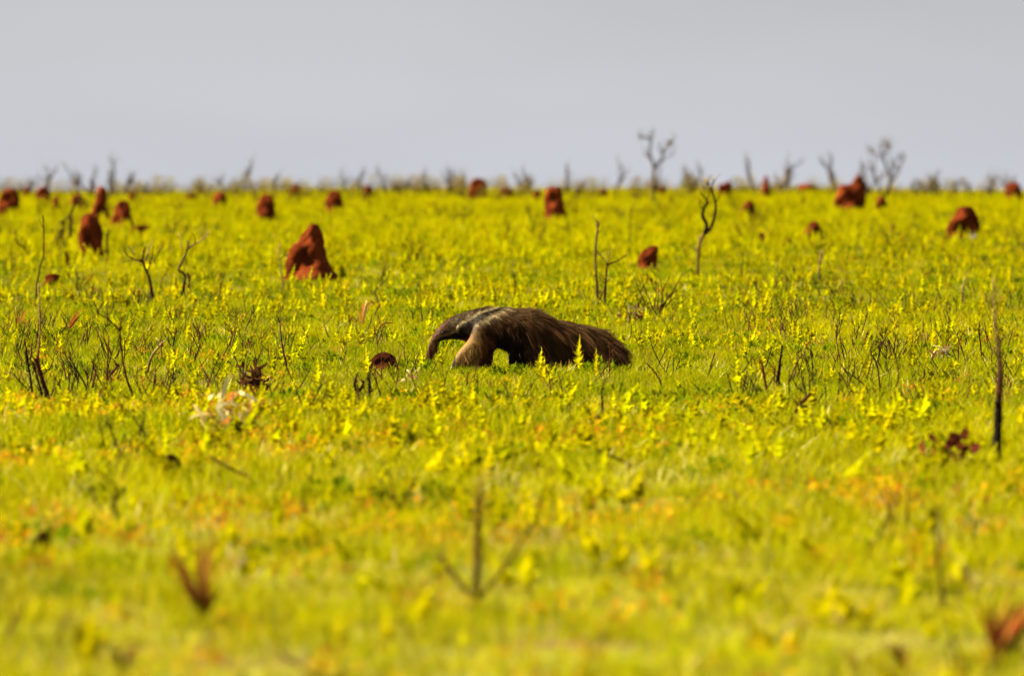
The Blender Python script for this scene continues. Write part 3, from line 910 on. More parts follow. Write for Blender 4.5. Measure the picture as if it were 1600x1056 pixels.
make_mound('termite_mound', 'blocky termite mound with a raised right corner beside the yellow leaved sapling', [(283, 1137, 1141), (286, 1133, 1142), (289, 1122, 1143), (295, 1122, 1144), (302, 1124, 1144), (308, 1127, 1143)], 311, 18, tone=1.1)
make_mound('termite_mound', 'thin pointed termite mound on the horizon under a slender bare tree', dome(1197, 273, 311, 17, 0, CONE), 313, 19)
make_mound('termite_mound', 'small triangular termite mound below the thin pointed one', dome(1167, 313, 337, 27, 5, CONE), 339, 20)
make_mound('termite_mound', 'large twin peaked termite mound left of the big spreading tree', [(274, 1340, 1344), (278, 1336, 1347), (284, 1333, 1350), (288, 1331, 1351), (289.5, 1314, 1351), (293, 1311, 1352), (302, 1308, 1353), (314, 1306, 1353), (328, 1304, 1352)], 331, 21)
make_mound('termite_mound', 'small termite mound right below the big spreading tree', dome(1377, 306, 331, 18, 0), 333, 22)
make_mound('termite_mound', 'wide termite mound with a sloping left side and pale foot near the right edge', [(322, 1502, 1517), (325, 1498, 1520), (331, 1493, 1524), (338, 1488, 1527), (346, 1483, 1529), (356, 1479, 1530), (366, 1480, 1530)], 370, 23, tone=.85)
make_mound('termite_mound', 'small termite mound with a trailing left skirt, right of centre', [(346, 1269, 1276), (349, 1265, 1280), (355, 1262, 1282), (362, 1258, 1283), (367, 1252, 1284), (372, 1250, 1284)], 374, 24)
make_mound('termite_mound', 'termite mound cut by the right edge of the picture', dome(1584, 285, 311, 26, -1), 313, 25)
make_mound('termite_mound', 'pair of joined low red humps on the horizon left of the twin peaked mound', [(289, 1253, 1259), (291, 1250, 1276), (296, 1248, 1279), (301, 1247, 1280)], 306, 26, tone=1.1)
make_mound('termite_mound', 'pale red low mound on the horizon between the left trees and the rounded mound', dome(344, 300, 321, 22, 0), 323, 27)
make_mound('termite_mound', 'flat low red hump on the horizon left of the pale red mound', dome(299, 304, 314, 20, 0), 317, 28)
make_mound('termite_mound', 'slim dark termite mound behind the conical mound with long skirts', dome(206, 300, 318, 9, 0), 320, 29)
make_mound('termite_mound', 'dim red mound between the two leftmost mounds on the horizon', dome(42, 292, 312, 10, 0), 315, 30)
make_mound('termite_mound', 'tiny orange mound on the horizon left of the tall forked tree', dome(943, 296, 306, 12, 0), 310, 31, tone=1.2)
make_mound('termite_mound', 'tiny orange mound on the horizon right beside the tall forked tree', dome(1034, 291, 304, 11, 2), 309, 32, tone=1.1)
make_mound('termite_mound', 'little clod of dark earth beneath the small triangular mound', dome(1190, 362, 374, 12, 0), 378, 33, tone=.7)
make_mound('termite_mound', 'little clod of red earth left of the trailing skirt mound', dome(1231, 371, 378, 10, 0), 382, 34, tone=.8)
make_mound('termite_mound', 'little clod of red earth under the big spreading tree, right of its mound', dome(1396, 350, 359, 10, 0), 363, 35, tone=.8)
make_mound('termite_mound', 'small pointed dark red lump below the broad dome near the left edge', dome(102, 393, 411, 13, 0, CONE[:3] + (.8, 1, 1, .8)), 415, 36, tone=.75)
make_mound('termite_mound', 'flat dark lump of earth in the grass at far left', dome(83, 427, 438, 24, 0), 442, 37, tone=.6)
make_mound('termite_mound', 'dark reddish mound hidden behind twigs left of the leaning spire', dome(122, 303, 325, 22, 0), 327, 38, tone=.8)

make_mound('earth_clod', 'brown rounded clod in the grass just ahead of the anteater snout', dome(600, 546, 566, 42, -1, LOW), 578, 51, tone=.48, group='clods of dark earth in the grass', rough=.12, cat='clod', sink=.01, hue=(.062, .019, .007))
make_mound('earth_clod', 'dark curved clod in the blurred grass at lower left', dome(267, 709, 738, 34, -2, LOW), 752, 52, tone=.4, group='clods of dark earth in the grass', rough=.2, cat='clod', sink=.01, hue=(.062, .019, .007))
make_mound('earth_clod', 'small reddish clod below the rump of the anteater', dome(934, 651, 664, 16, 0, LOW), 672, 53, tone=.9, group='clods of dark earth in the grass', rough=.2, cat='clod', sink=.01, hue=(.062, .019, .007))
make_mound('earth_clod', 'small bright orange clod in the grass below the front legs of the anteater', dome(703, 656, 670, 13, 0, LOW), 678, 54, tone=2.2, group='clods of dark earth in the grass', rough=.2, cat='clod', sink=.01, hue=(.062, .019, .007))
make_mound('earth_clod', 'small dark clod near the lower left edge', dome(67, 838, 856, 20, 0, LOW), 868, 55, tone=.4, group='clods of dark earth in the grass', rough=.25, cat='clod', sink=.01, hue=(.062, .019, .007))

# ------------------------------------------------------------------ burnt saplings, posts and twigs
BURNT = (0.010, 0.0042, 0.0026); RUSTY = (0.058, 0.016, 0.006); GREYW = (0.10, 0.062, 0.027); PALE = (0.22, 0.15, 0.055); BROWNW = (0.036, 0.012, 0.005)

def sapling(name, label, cat, base, lines, group=None, seed=0, leaves=None, part='branch'):
    """base: photograph row of its foot. lines: list of (points, r0, r1, colour, colour2); the first is the stem. Points are pixels of the
    photograph at the plant's own distance; branches also reach towards and away from the viewer."""
    r = random.Random(seed + int(base))
    base = base + .05 * (base - EYE_Y) / CAM_H
    fx = lines[0][0][0][0]
    x0, D, s = ground_at(fx, base)
    root = empty(name, (x0, D, float(gz(x0, D))))
    tag(root, label, cat, group)
    twigs = Geo()
    def pt(p, dy): return ((p[0] - fx) * s, dy, (base - p[1]) * s)
    for i, ln in enumerate(lines):
        pts, r0, r1, c = ln[:4]; c2 = ln[4] if len(ln) > 4 else c
        pts = list(pts)
        if i == 0 and abs(pts[0][1] - base) > .1: pts = [(pts[0][0], base + 2)] + pts
        sg = r.choice((-1, 1)) * (.5 + r.random())
        P = []
        for j, p in enumerate(pts):
            off = 0 if i == 0 else abs(p[0] - pts[0][0]) * s * sg * .6
            P.append(pt(p, off + (r.random() - .5) * s * (1.5 if j else 0)))
        n = max(len(P) * 3, 5)
        Q = resample(P, n) if len(P) > 2 else [np.array(P[0]) * (1 - k) + np.array(P[1]) * k + np.array([(r.random() - .5) * s * .8, 0, 0]) for k in np.linspace(0, 1, n)]
        R = [(r0 * (1 - k) + r1 * k) * 1.35 * s * (1 + .22 * (r.random() - .5)) for k in np.linspace(0, 1, n)]
        g = Geo()
        tube(g, Q, R, c, 7, c2, .2, r)
        obj('stem' if i == 0 else part, g.mesh(name, True), M_WOOD, root)
        if len(pts) > 2 and base < 760:
            for q in range(3):
                k = r.randrange(len(Q) // 2, len(Q)); a = r.random() * 6.283; L = (5 + 9 * r.random()) * s
                b = Vector(Q[k]); e = b + Vector((math.cos(a), math.sin(a), .7 + .6 * r.random())) * L
                m = (b + e) / 2 + Vector((r.gauss(0, .08), r.gauss(0, .08), 0)) * L
                tube(twigs, [b, m, e], [R[-1] * .55, R[-1] * .4, R[-1] * .22], c2, 4)
    if twigs.v:
        obj('twigs', twigs.mesh('twigs'), M_WOOD, root)['kind'] = 'stuff'
    if leaves:
        for (lx, ly, rad, cnt, cols) in leaves:
            g = Geo()
            for q in range(cnt):
                a = r.random() * 6.283; e = r.random() * 2 - .7
                c = pt((lx + r.gauss(0, .45) * rad, ly + r.gauss(0, .4) * rad), r.gauss(0, .4) * rad * s)
                leaf(g, c, (math.cos(a), math.sin(a), e), (0, 0, 1), 4.5 * s, 2.6 * s, r.choice(cols))
            obj('leaf_tuft', g.mesh('leaf_tuft'), M_DRY, root)['kind'] = 'stuff'
    return root

G1 = 'burnt saplings and posts left standing'
sapling('burnt_sapling', 'tall thin sapling with a kinked lower stem near the left edge', 'sapling', 474, [([(56, 474), (58, 445), (63, 419), (68, 400), (68.5, 370), (67.5, 338)], 1.3, .7, BROWNW, BURNT), ([(68, 360), (63, 350), (60, 346)], .6, .3, BROWNW)], G1)
sapling('burnt_post', 'charred upright post with a knobbed top left of the broad dome mound', 'post', 386, [([(109, 380), (110, 365), (110.5, 352), (112, 332), (117, 320), (118, 312)], 2.3, 1.5, BURNT)], G1)
sapling('burnt_post', 'short charred post with a split top left of the knobbed post', 'post', 378, [([(99, 373), (98.5, 358), (98, 347)], 1.4, 1.8, BURNT), ([(98.5, 356), (95, 345)], 1, .6, BURNT), ([(98.5, 356), (102, 346)], 1, .6, BURNT)], G1)
sapling('burnt_twig', 'reddish stick leaning right beside the short split post', 'twig', 390, [([(85, 387), (90, 374), (95, 362)], 1.1, .9, RUSTY)], G1)
sapling('burnt_post', 'charred post with a crossed top right of the broad dome mound', 'post', 410, [([(168, 405), (167.5, 385), (167, 366)], 1.5, 1.1, BURNT), ([(167, 368), (163, 364)], .8, .4, BURNT), ([(167, 368), (172, 365)], .8, .4, BURNT)], G1)
sapling('burnt_shrub', 'low burnt shrub with reddish twigs bending left at the left edge', 'shrub', 404, [([(42, 400), (38.5, 387), (28, 378), (25, 366), (24, 357)], 1.6, .7, BROWNW), ([(38, 386), (41, 377), (44, 369)], .9, .4, RUSTY), ([(28, 379), (33, 373), (37, 366)], .9, .4, RUSTY), ([(28, 378), (22, 372)], .8, .3, RUSTY), ([(33, 383), (36, 374)], .8, .3, RUSTY)], G1)
sapling('forked_sapling', 'bent forked sapling with spiky bare branches left of the largest mound', 'sapling', 474, [([(238, 469), (236.5, 452), (232, 431), (225, 415), (223.5, 401), (227, 386)], 2.6, .9, BURNT, RUSTY),
    ([(222.5, 408), (209, 405), (200, 400), (191, 391)], 1.3, .4, BROWNW), ([(211, 398), (205, 392), (200, 383)], .9, .4, GREYW), ([(228, 408), (231, 396), (234.5, 381)], 1.2, .7, PALE), ([(231, 422), (237, 405), (240, 384)], .9, .4, BROWNW), ([(200, 400), (194, 388)], .6, .3, BROWNW), ([(240, 410), (247, 396), (254, 385)], .7, .3, BROWNW), ([(209, 405), (196, 409), (190, 408)], .6, .3, BROWNW)], G1)
sapling('forked_sapling', 'pale sapling with an elbow in its stem, right of the bent forked one', 'sapling', 474, [([(287, 469), (286.5, 455), (289, 430), (279, 422), (286, 406), (293, 390), (294.5, 376)], 2.3, .8, BURNT, GREYW),
    ([(293, 390), (303, 382), (313, 377), (327, 363)], 1.3, .5, GREYW, PALE), ([(305, 381), (304, 370), (299, 362)], .7, .3, BROWNW), ([(313, 377), (320, 367), (324, 360)], .6, .3, PALE), ([(293, 426), (296, 438), (295, 452)], 1.4, .9, RUSTY), ([(286, 390), (283, 380), (281, 366)], .8, .4, PALE), ([(274, 434), (276, 446), (278, 456)], .9, .5, RUSTY)], G1)
sapling('burnt_twig', 'thin dark twig curving right between the two forked saplings', 'twig', 457, [([(249, 453), (254, 433), (266, 413)], 1.0, .4, BURNT)], G1)
sapling('burnt_twig', 'slender straight stem topped by a small fork, left of the largest mound', 'twig', 476, [([(343, 472), (344, 455), (344, 441)], .9, .5, RUSTY), ([(344, 450), (349, 435), (353, 425)], .6, .3, BROWNW), ([(349, 435), (342, 428)], .5, .25, BROWNW)], G1)
sapling('burnt_stump', 'cluster of thick charred stalks splaying left at the left edge', 'stump', 617, [([(74, 612), (66, 590), (57, 562), (54, 556)], 2.6, 2.0, BURNT, RUSTY), ([(66, 612), (58, 584), (52, 560)], 1.5, 1.2, BURNT), ([(51, 613), (46, 576), (40, 544)], 1.3, 1.6, BURNT), ([(66, 592), (63, 575), (58, 556)], 2.4, 1.2, RUSTY), ([(58, 560), (60, 540), (62.5, 510), (61.5, 470), (60, 438)], 1.5, .8, RUSTY, PALE)], G1, part='stalk')
sapling('burnt_twig', 'dark twig lying up against the charred stalks at the left edge', 'twig', 612, [([(45, 607), (33, 594), (19, 578)], 1.3, .6, BURNT)], G1)
sapling('burnt_twig', 'dark stick leaning left with a short fork at its foot, right of the charred stalks', 'twig', 608, [([(134, 602), (123, 581), (107, 553)], 1.3, .7, BURNT), ([(122.5, 583), (121, 597), (120, 607)], .7, .7, BURNT)], G1)
sapling('burnt_twig', 'pair of crossed charred sticks left of the tall reddish branched twig', 'twig', 611, [([(163, 606), (152, 585), (142, 557)], 1.1, .5, BURNT), ([(144, 603), (148, 585), (150.5, 570)], 1.5, 1.0, RUSTY)], G1)
sapling('burnt_twig', 'straight thin reddish twig with one thick side shoot', 'twig', 601, [([(167, 597), (167.5, 570), (169, 545), (170, 521)], 1.1, .8, RUSTY), ([(168, 588), (177, 577), (186.5, 566)], .9, 1.6, BROWNW)], G1)
sapling('burnt_sapling', 'tall reddish branched twig arching left at its top, in focus at left', 'sapling', 616, [([(206, 612), (199, 594), (192, 562), (187.5, 514), (191, 494)], 1.9, .7, BURNT, RUSTY), ([(187.5, 514), (178, 505), (166, 494), (151, 486)], 1.0, .4, RUSTY), ([(151, 487), (157, 477), (163, 469)], .9, .4, BURNT), ([(187, 520), (183, 540), (181, 546)], .6, .3, BURNT)], G1)
sapling('broken_branch', 'pale broken branch with an angled end leaning right', 'branch', 578, [([(231, 574), (236, 555), (245, 542), (254, 532)], 1.7, 1.5, BROWNW, PALE), ([(252, 533), (255, 538)], 1.2, 1.0, RUSTY)], G1)
sapling('burnt_sapling', 'thin sapling with a charred foot and a twig fanning left, left of the brown clump', 'sapling', 572, [([(447, 567), (442, 545), (438.5, 520), (437, 501)], 1.5, .9, BURNT, GREYW), ([(435, 540), (429, 520), (419, 508), (409, 500)], .6, .4, GREYW), ([(437, 502), (432, 490)], .8, .4, BURNT), ([(437, 502), (443, 493)], .6, .3, PALE)], G1)
sapling('burnt_stump', 'small forked black stump in the grass in front of the anteater', 'stump', 634, [([(561, 627), (554, 608), (556, 597), (558, 588)], 2.4, 1.3, BURNT), ([(559, 617), (566, 608), (568, 599)], 2.2, 1.5, BURNT)], G1)
sapling('burnt_post', 'thin black peg just right of the small forked stump', 'post', 636, [([(577.5, 631), (577, 612), (577, 597)], 1.5, 1.9, BURNT)], G1)
sapling('burnt_twig', 'pale crooked twig bending right behind the brown clod', 'twig', 542, [([(590, 538), (589, 518), (598, 501), (614, 500)], 1.0, .6, GREYW, RUSTY), ([(589, 520), (582, 508)], .6, .3, BROWNW)], G1)
sapling('bare_sapling', 'tall straight pale sapling with a charred foot, behind the tail of the anteater', 'sapling', 472, [([(933.5, 468), (933, 450), (931.5, 425), (930.5, 394), (933.5, 362), (935.5, 347)], 1.9, 1.1, BURNT, GREYW), ([(934, 360), (931, 350)], .8, .5, PALE), ([(931, 392), (938, 399), (944, 410)], .7, .4, BROWNW)], G1)
sapling('bare_sapling', 'shorter sapling with a knobbed side branch, right next to the tall straight one', 'sapling', 480, [([(945, 476), (946, 455), (947, 437), (948, 419)], 1.8, 1.1, BURNT, BROWNW), ([(948, 420), (958, 416), (968, 412), (979, 404)], 1.0, .5, BROWNW), ([(948, 418), (944, 411), (942, 405)], .8, .4, PALE), ([(948, 418), (953, 404), (953, 393)], .5, .3, GREYW)], G1)
YL = [(0.30, 0.20, 0.01), (0.26, 0.19, 0.01), (0.20, 0.14, 0.01)]
sapling('forked_sapling', 'black forked sapling with yellow leaves at its tips, right of the tall forked tree', 'sapling', 433, [([(1090.5, 429), (1091, 405), (1092, 386), (1094, 375), (1101, 362)], 1.5, 2.0, RUSTY, GREYW), ([(1101, 363), (1104, 350), (1098, 335), (1099, 326), (1105, 312), (1094, 299)], 2.6, .9, BURNT), ([(1101, 363), (1110, 355), (1117, 336), (1118.5, 316), (1113, 299), (1105, 284)], 2.4, .9, BURNT), ([(1113, 300), (1112, 290), (1117, 279)], 1.0, .5, BROWNW), ([(1105, 312), (1108, 303), (1107, 295)], .9, .4, BROWNW), ([(1118, 316), (1123, 306), (1124, 298)], .8, .4, BROWNW), ([(1099, 328), (1093, 318), (1092, 310)], .8, .4, BROWNW)], G1,
    leaves=[(1104, 281, 5, 16, YL), (1117, 278, 5, 8, YL), (1094, 290, 5, 10, YL), (1108, 292, 4, 6, YL)])
sapling('burnt_twig', 'small black upright twig in the grass below the tail of the anteater', 'twig', 650, [([(942, 645), (941, 625), (940.5, 608), (946, 590)], 1.6, .8, BURNT)], G1)
sapling('burnt_twig', 'curved black twig leaning left, right of the tail tip', 'twig', 612, [([(1034, 608), (1025, 588), (1009, 571)], 1.3, .6, BURNT, BROWNW)], G1)
sapling('burnt_post', 'short reddish peg right of the anteater, left of a black one', 'post', 622, [([(1199, 617), (1194, 592), (1191, 572)], 2.0, 1.5, RUSTY)], G1)
sapling('burnt_post', 'short black tapering peg right of the anteater', 'post', 604, [([(1215.5, 600), (1218, 578), (1222.5, 545)], 2.8, .9, BURNT)], G1)
sapling('burnt_twig', 'brown stick leaning right below the two short pegs', 'twig', 661, [([(1236, 657), (1250, 632), (1268, 613)], 1.7, 2.2, BROWNW)], G1)
sapling('burnt_twig', 'thin dark upright twig with a hooked tip right of the black peg', 'twig', 582, [([(1270, 578), (1269, 560), (1268, 546), (1260, 542)], .8, .5, BURNT)], G1)
sapling('burnt_twig', 'zigzag dark twig in the right middle grass', 'twig', 612, [([(1375, 607), (1370, 574), (1360, 555), (1366, 537)], 1.4, .7, BURNT, BROWNW)], G1)
sapling('burnt_twig', 'tall thin bowed twig right of the zigzag one', 'twig', 632, [([(1396, 628), (1404, 592), (1402, 570), (1397, 549)], 1.1, .6, BROWNW)], G1)
sapling('burnt_twig', 'long twig leaning far to the left below the zigzag one', 'twig', 615, [([(1355, 611), (1340, 596), (1317, 580)], 1.1, .5, BROWNW, BURNT)], G1)
sapling('charred_sapling', 'tall bare stem with a thick black charred foot near the right edge', 'sapling', 722, [([(1558, 716), (1559, 690), (1560, 660), (1561, 628)], 6.2, 4.4, (.006, .005, .007), BURNT), ([(1561, 632), (1563, 590), (1562, 560), (1556, 515), (1553, 440)], 4.2, 1.2, BROWNW, GREYW), ([(1556, 560), (1550, 552)], 1.8, 1.0, PALE)], G1)
sapling('burnt_twig', 'blurred thin dark stem at lower right with a forked top', 'twig', 934, [([(1474, 929), (1467, 866), (1463, 812), (1462, 784)], 2.6, 1.6, BURNT), ([(1464, 806), (1453, 796), (1447, 792)], 1.2, .8, BROWNW), ([(1464, 802), (1474, 794)], 1.2, .8, BROWNW)], G1)
sapling('dry_stalk', 'pair of pale straw stalks leaning left at lower right', 'stalk', 925, [([(1528, 921), (1495, 872), (1469, 831)], 1.3, .8, PALE), ([(1533, 914), (1500, 862)], 1.2, .7, PALE)], G1, part='stalk')
OR = [(0.32, 0.09, 0.008), (0.34, 0.16, 0.01), (0.26, 0.06, 0.01)]
sapling('foreground_sapling', 'blurred sapling with three stems and orange leaves in the centre foreground', 'sapling', 926, [([(744, 922), (746, 880), (746, 845), (748, 791), (753, 749)], 5.2, 3.2, BURNT, RUSTY), ([(738, 924), (723, 908), (702, 880), (684, 858)], 3.0, 2.2, BROWNW), ([(750, 924), (772, 899), (795, 869), (832, 808)], 3.0, 2.0, BROWNW), ([(748, 800), (742, 770), (734, 752)], 1.4, .8, BROWNW), ([(753, 749), (758, 735), (764, 724)], 2, 1, PALE)], G1,
    leaves=[(664, 842, 14, 30, OR), (784, 830, 16, 30, OR), (690, 822, 16, 18, OR)])
sapling('fallen_branch', 'blurred dark branch lying at the bottom edge left of centre', 'branch', 1056, [([(540, 1054), (500, 1046), (469, 1030), (445, 1012), (424, 1000)], 2.6, 1.6, BROWNW)], G1)
sapling('fallen_branch', 'dark fallen branch sloping down to the right at lower left', 'branch', 760, [([(394, 752), (375, 741), (355, 731), (327, 714)], 2.6, 1.4, BROWNW)], G1)
sapling('fallen_branch', 'blurred brown branch lying in the orange patch below the anteater', 'branch', 744, [([(986, 740), (965, 728), (932, 714)], 2.2, 1.2, BROWNW, RUSTY)], G1)
sapling('burnt_post', 'charred post with a pale split top below the trailing skirt mound', 'post', 438, [([(1280, 434), (1280, 415), (1282, 402), (1284, 391)], 1.7, .9, BURNT, PALE), ([(1281, 406), (1288, 393)], .8, .5, GREYW)], G1)
sapling('burnt_post', 'tiny black peg left of the pale topped charred post', 'post', 442, [([(1239, 438), (1240.5, 427), (1242, 415)], 1.3, .7, BURNT)], G1)
sapling('dry_stalk', 'pale stalk with a red foot below the wide mound near the right edge', 'stalk', 475, [([(1504, 471), (1504, 462), (1505, 450), (1509, 434)], 1.4, .8, RUSTY, PALE)], G1)
sapling('dry_stalk', 'thin pale stalk against the left foot of the largest mound', 'stalk', 466, [([(445, 462), (440, 430), (437, 405), (437, 380)], .9, .6, GREYW, PALE), ([(437, 406), (444, 401), (451, 399)], .7, .4, BROWNW)], G1)
sapling('burnt_twig', 'crooked twig with a long bent arm right of the largest mound', 'twig', 482, [([(593, 478), (586, 458), (597, 446), (606, 436), (608, 425)], 1.1, .4, GREYW, BURNT)], G1)
sapling('burnt_twig', 'short dark red twig right of the largest mound', 'twig', 442, [([(596, 438), (598, 428), (602, 414)], 1.6, .6, RUSTY, BURNT)], G1)
sapling('burnt_twig', 'thin forked twig standing behind the back of the anteater', 'twig', 464, [([(806, 460), (805, 443), (804, 430)], .8, .6, BURNT), ([(804, 430), (799, 421)], .5, .3, BURNT), ([(804, 430), (811, 424)], .5, .3, BURNT)], G1)
sapling('burnt_twig', 'thin straight stem far back, above and right of the two bare saplings', 'twig', 378, [([(985, 374), (985, 350), (985.5, 328)], .9, .6, BROWNW)], G1)
sapling('burnt_twig', 'thin curved stem right of the black forked sapling', 'twig', 438, [([(1159, 434), (1160, 415), (1161, 402), (1155, 393)], .8, .4, BROWNW)], G1)
sapling('burnt_twig', 'thin dark twig left of the tall charred stem near the right edge', 'twig', 560, [([(1534, 556), (1531, 530), (1530, 505)], .9, .6, BURNT), ([(1535, 552), (1540, 562)], 1.2, .6, RUSTY)], G1)
sapling('burnt_twig', 'slanting dark twig in the grass behind the head of the anteater', 'twig', 498, [([(586, 495), (595, 478)], .9, .5, BURNT)], G1)

# ------------------------------------------------------------------ tufts of dead leaves
def dead_tuft(name, label, cat, base, cx, top, width, n, cols, wpx, seed, droop=.4, lean=0.0, group='tufts of dead leaves', low=.35, heap=False):
    """fronds that spring from one point; every frond is a mesh of its own"""
    r = random.Random(seed)
    base = base + .07 * (base - EYE_Y) / CAM_H; width *= 1.15
    x0, D, s = ground_at(cx, base)
    root = empty(name, (x0, D, float(gz(x0, D))))
    tag(root, label, cat, group)
    H = (base - top) * s; Wd = width * s / 2
    for i in range(n):
        az = r.random() * 6.283; k = low + (1 - low) * r.random()
        ex = math.cos(az) * Wd * (.35 + .65 * r.random()) + lean * H; ey = math.sin(az) * Wd * .7
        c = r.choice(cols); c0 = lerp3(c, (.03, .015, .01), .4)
        if heap:
            # loose pieces fallen across each other
            b = Vector((r.gauss(0, .42) * Wd, r.gauss(0, .35) * Wd, H * .8 * r.random() * max(.15, 1 - abs(r.gauss(0, .5)))))
            el = r.gauss(.35, .5); L = (.14 + .22 * r.random()) * H; w = wpx * s * (.6 + .8 * r.random())
            d = Vector((math.cos(az) * math.cos(el), math.sin(az) * math.cos(el), math.sin(el)))
            if b.z + d.z * L < .01: d.z = abs(d.z)
            sd = d.cross(Vector((r.gauss(0, 1), r.gauss(0, 1), r.gauss(0, 1)))).normalized(); nn = sd.cross(d)
            cv = r.gauss(0, .35); V = []; C = []
            for j in range(6):
                q = j / 5; p = b + d * L * q + nn * cv * L * q * q; ww = w * (.35 + .65 * math.sin(math.pi * min(.95, .12 + q * .85)))
                V += [p - sd * ww / 2, p + sd * ww / 2]; C += [lerp3(c0, c, .3 + .7 * q)] * 2
            obj('frond', new_mesh('frond', [tuple(v) for v in V], [(2 * j, 2 * j + 1, 2 * j + 3, 2 * j + 2) for j in range(5)], C), M_DRY, root)
            continue
        w = wpx * s * (.6 + .8 * r.random()); tw = r.random() * 3.14; sx, sy = math.cos(tw) * w / 2, math.sin(tw) * w / 2
        V = []; C = []
        m = 5
        for j in range(m + 1):
            q = j / m
            z = H * k * (q * (1 + droop) - droop * q * q * (1.3 + .4 * r.random()))
            p = (ex * q ** 1.3, ey * q ** 1.3, max(z, -.02))
            ww = .35 + 1.3 * q if q < .5 else 2 * (1 - q)
            V += [(p[0] - sx * ww, p[1] - sy * ww, p[2]), (p[0] + sx * ww, p[1] + sy * ww, p[2] + .3 * w * ww)]
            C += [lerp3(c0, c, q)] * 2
        F = [(2 * j, 2 * j + 1, 2 * j + 3, 2 * j + 2) for j in range(m)]
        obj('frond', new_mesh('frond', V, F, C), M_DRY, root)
    return root
RC = [(0.20, 0.05, 0.010), (0.13, 0.030, 0.008), (0.30, 0.14, 0.025)]
BC = [(0.055, 0.017, 0.007), (0.035, 0.012, 0.006), (0.08, 0.026, 0.009)]
PC = [(0.44, 0.35, 0.16), (0.40, 0.24, 0.07), (0.52, 0.44, 0.24), (0.30, 0.11, 0.02)]
dead_tuft('dead_palm', 'rusty dead palm tuft opening like a V in the left foreground', 'dead plant', 950, 316, 812, 128, 30, RC, 9, 1, .15, -.12, low=.45)
dead_tuft('dead_palm', 'rusty dead palm tuft at the lower right edge', 'dead plant', 1008, 1556, 866, 116, 32, RC, 9, 21, .2, .15, low=.35)
dead_tuft('straw_heap', 'heap of pale broken straw in the left middle grass', 'straw', 676, 360, 596, 92, 130, PC, 6, 3, .7, heap=True)
dead_tuft('dead_fern', 'reddish brown crumpled dead fern left of the charred sapling at right', 'dead plant', 728, 1482, 674, 76, 150, [(0.08, 0.017, 0.006), (0.055, 0.012, 0.006), (0.10, 0.026, 0.008)], 14, 4, .9, heap=True)
dead_tuft('dead_fern', 'brown spiky dead clump left of the brown clod ahead of the anteater', 'dead plant', 598, 400, 548, 40, 110, BC, 6, 5, .5, heap=True)
dead_tuft('dead_tuft', 'little dark brown clump above the brown spiky dead clump', 'dead plant', 540, 388, 518, 16, 40, BC, 4, 6, .5, heap=True)
dead_tuft('dead_tuft', 'small rust red tuft with a pointed leaf at the left edge', 'dead plant', 512, 29, 474, 26, 8, [(0.26, 0.07, 0.015), (0.18, 0.05, 0.015), (0.34, 0.15, 0.02)], 3.5, 7, .1, .15)
dead_tuft('dead_tuft', 'slanting orange red tuft right of the small rust red one', 'dead plant', 520, 104, 480, 22, 7, [(0.26, 0.08, 0.015), (0.18, 0.05, 0.015)], 4, 8, .1, .35)
dead_tuft('dead_tuft', 'orange and straw coloured dry tuft with spreading blades ahead of the anteater', 'dead plant', 506, 566, 452, 70, 18, [(0.30, 0.11, 0.02), (0.42, 0.30, 0.12), (0.24, 0.07, 0.02)], 2.6, 9, .5, -.05)
dead_tuft('dead_tuft', 'maroon dead leaves in the grass behind the tail of the anteater', 'dead plant', 496, 992, 466, 44, 60, [(0.07, 0.012, 0.007), (0.11, 0.03, 0.01), (0.36, 0.26, 0.14)], 3.5, 10, .5, heap=True)
dead_tuft('dead_tuft', 'blurred brown dead clump near the bottom left corner', 'dead plant', 1018, 190, 966, 80, 18, [(0.14, 0.05, 0.012), (0.10, 0.035, 0.010), (0.20, 0.09, 0.02)], 8, 11, .6)
dead_tuft('dead_tuft', 'blurred brown dead clump near the bottom edge right of centre', 'dead plant', 1016, 1408, 978, 50, 14, [(0.14, 0.05, 0.012), (0.10, 0.035, 0.010), (0.20, 0.09, 0.02)], 8, 12, .6)
dead_tuft('dead_tuft', 'blurred small brown clump left of the one near the bottom edge', 'dead plant', 1016, 1330, 990, 34, 10, [(0.14, 0.05, 0.012), (0.10, 0.035, 0.010), (0.20, 0.09, 0.02)], 6, 13, .6)
dead_tuft('straw_heap', 'blurred pale curled straw right of the rusty palm tuft', 'straw', 892, 372, 838, 46, 40, PC[:3], 4, 14, .9, heap=True)
dead_tuft('dead_tuft', 'reddish dry leaf cluster at upper right of the blurred dark stem', 'dead plant', 776, 1490, 742, 30, 8, [(0.26, 0.06, 0.015), (0.2, 0.05, 0.02)], 5, 15, .3)
dead_tuft('dead_tuft', 'pale and red dry leaves in the middle grass near the right side', 'dead plant', 556, 1466, 524, 28, 36, [(0.42, 0.32, 0.18), (0.22, 0.08, 0.025)], 3.5, 16, .5, heap=True)
dead_tuft('dead_tuft', 'dark red leaf clump in the right middle grass', 'dead plant', 540, 1374, 512, 40, 44, BC, 3, 17, .6, heap=True)
dead_tuft('dead_tuft', 'pale straw and grey leaves just below the snout of the anteater', 'dead plant', 594, 642, 570, 40, 40, [(0.36, 0.30, 0.16), (0.16, 0.09, 0.04)], 3, 18, .9, heap=True)
dead_tuft('dead_tuft', 'pale grey dry leaves at the foot of the wide mound near the right edge', 'dead plant', 378, 1521, 352, 16, 9, [(0.40, 0.38, 0.40), (0.34, 0.31, 0.3)], 2.4, 19, .2)
dead_tuft('dead_tuft', 'small red leaf tuft right of the foot of the largest mound', 'dead plant', 464, 541, 430, 12, 5, [(0.26, 0.05, 0.015), (0.3, 0.12, 0.03)], 4, 20, .1, -.1)

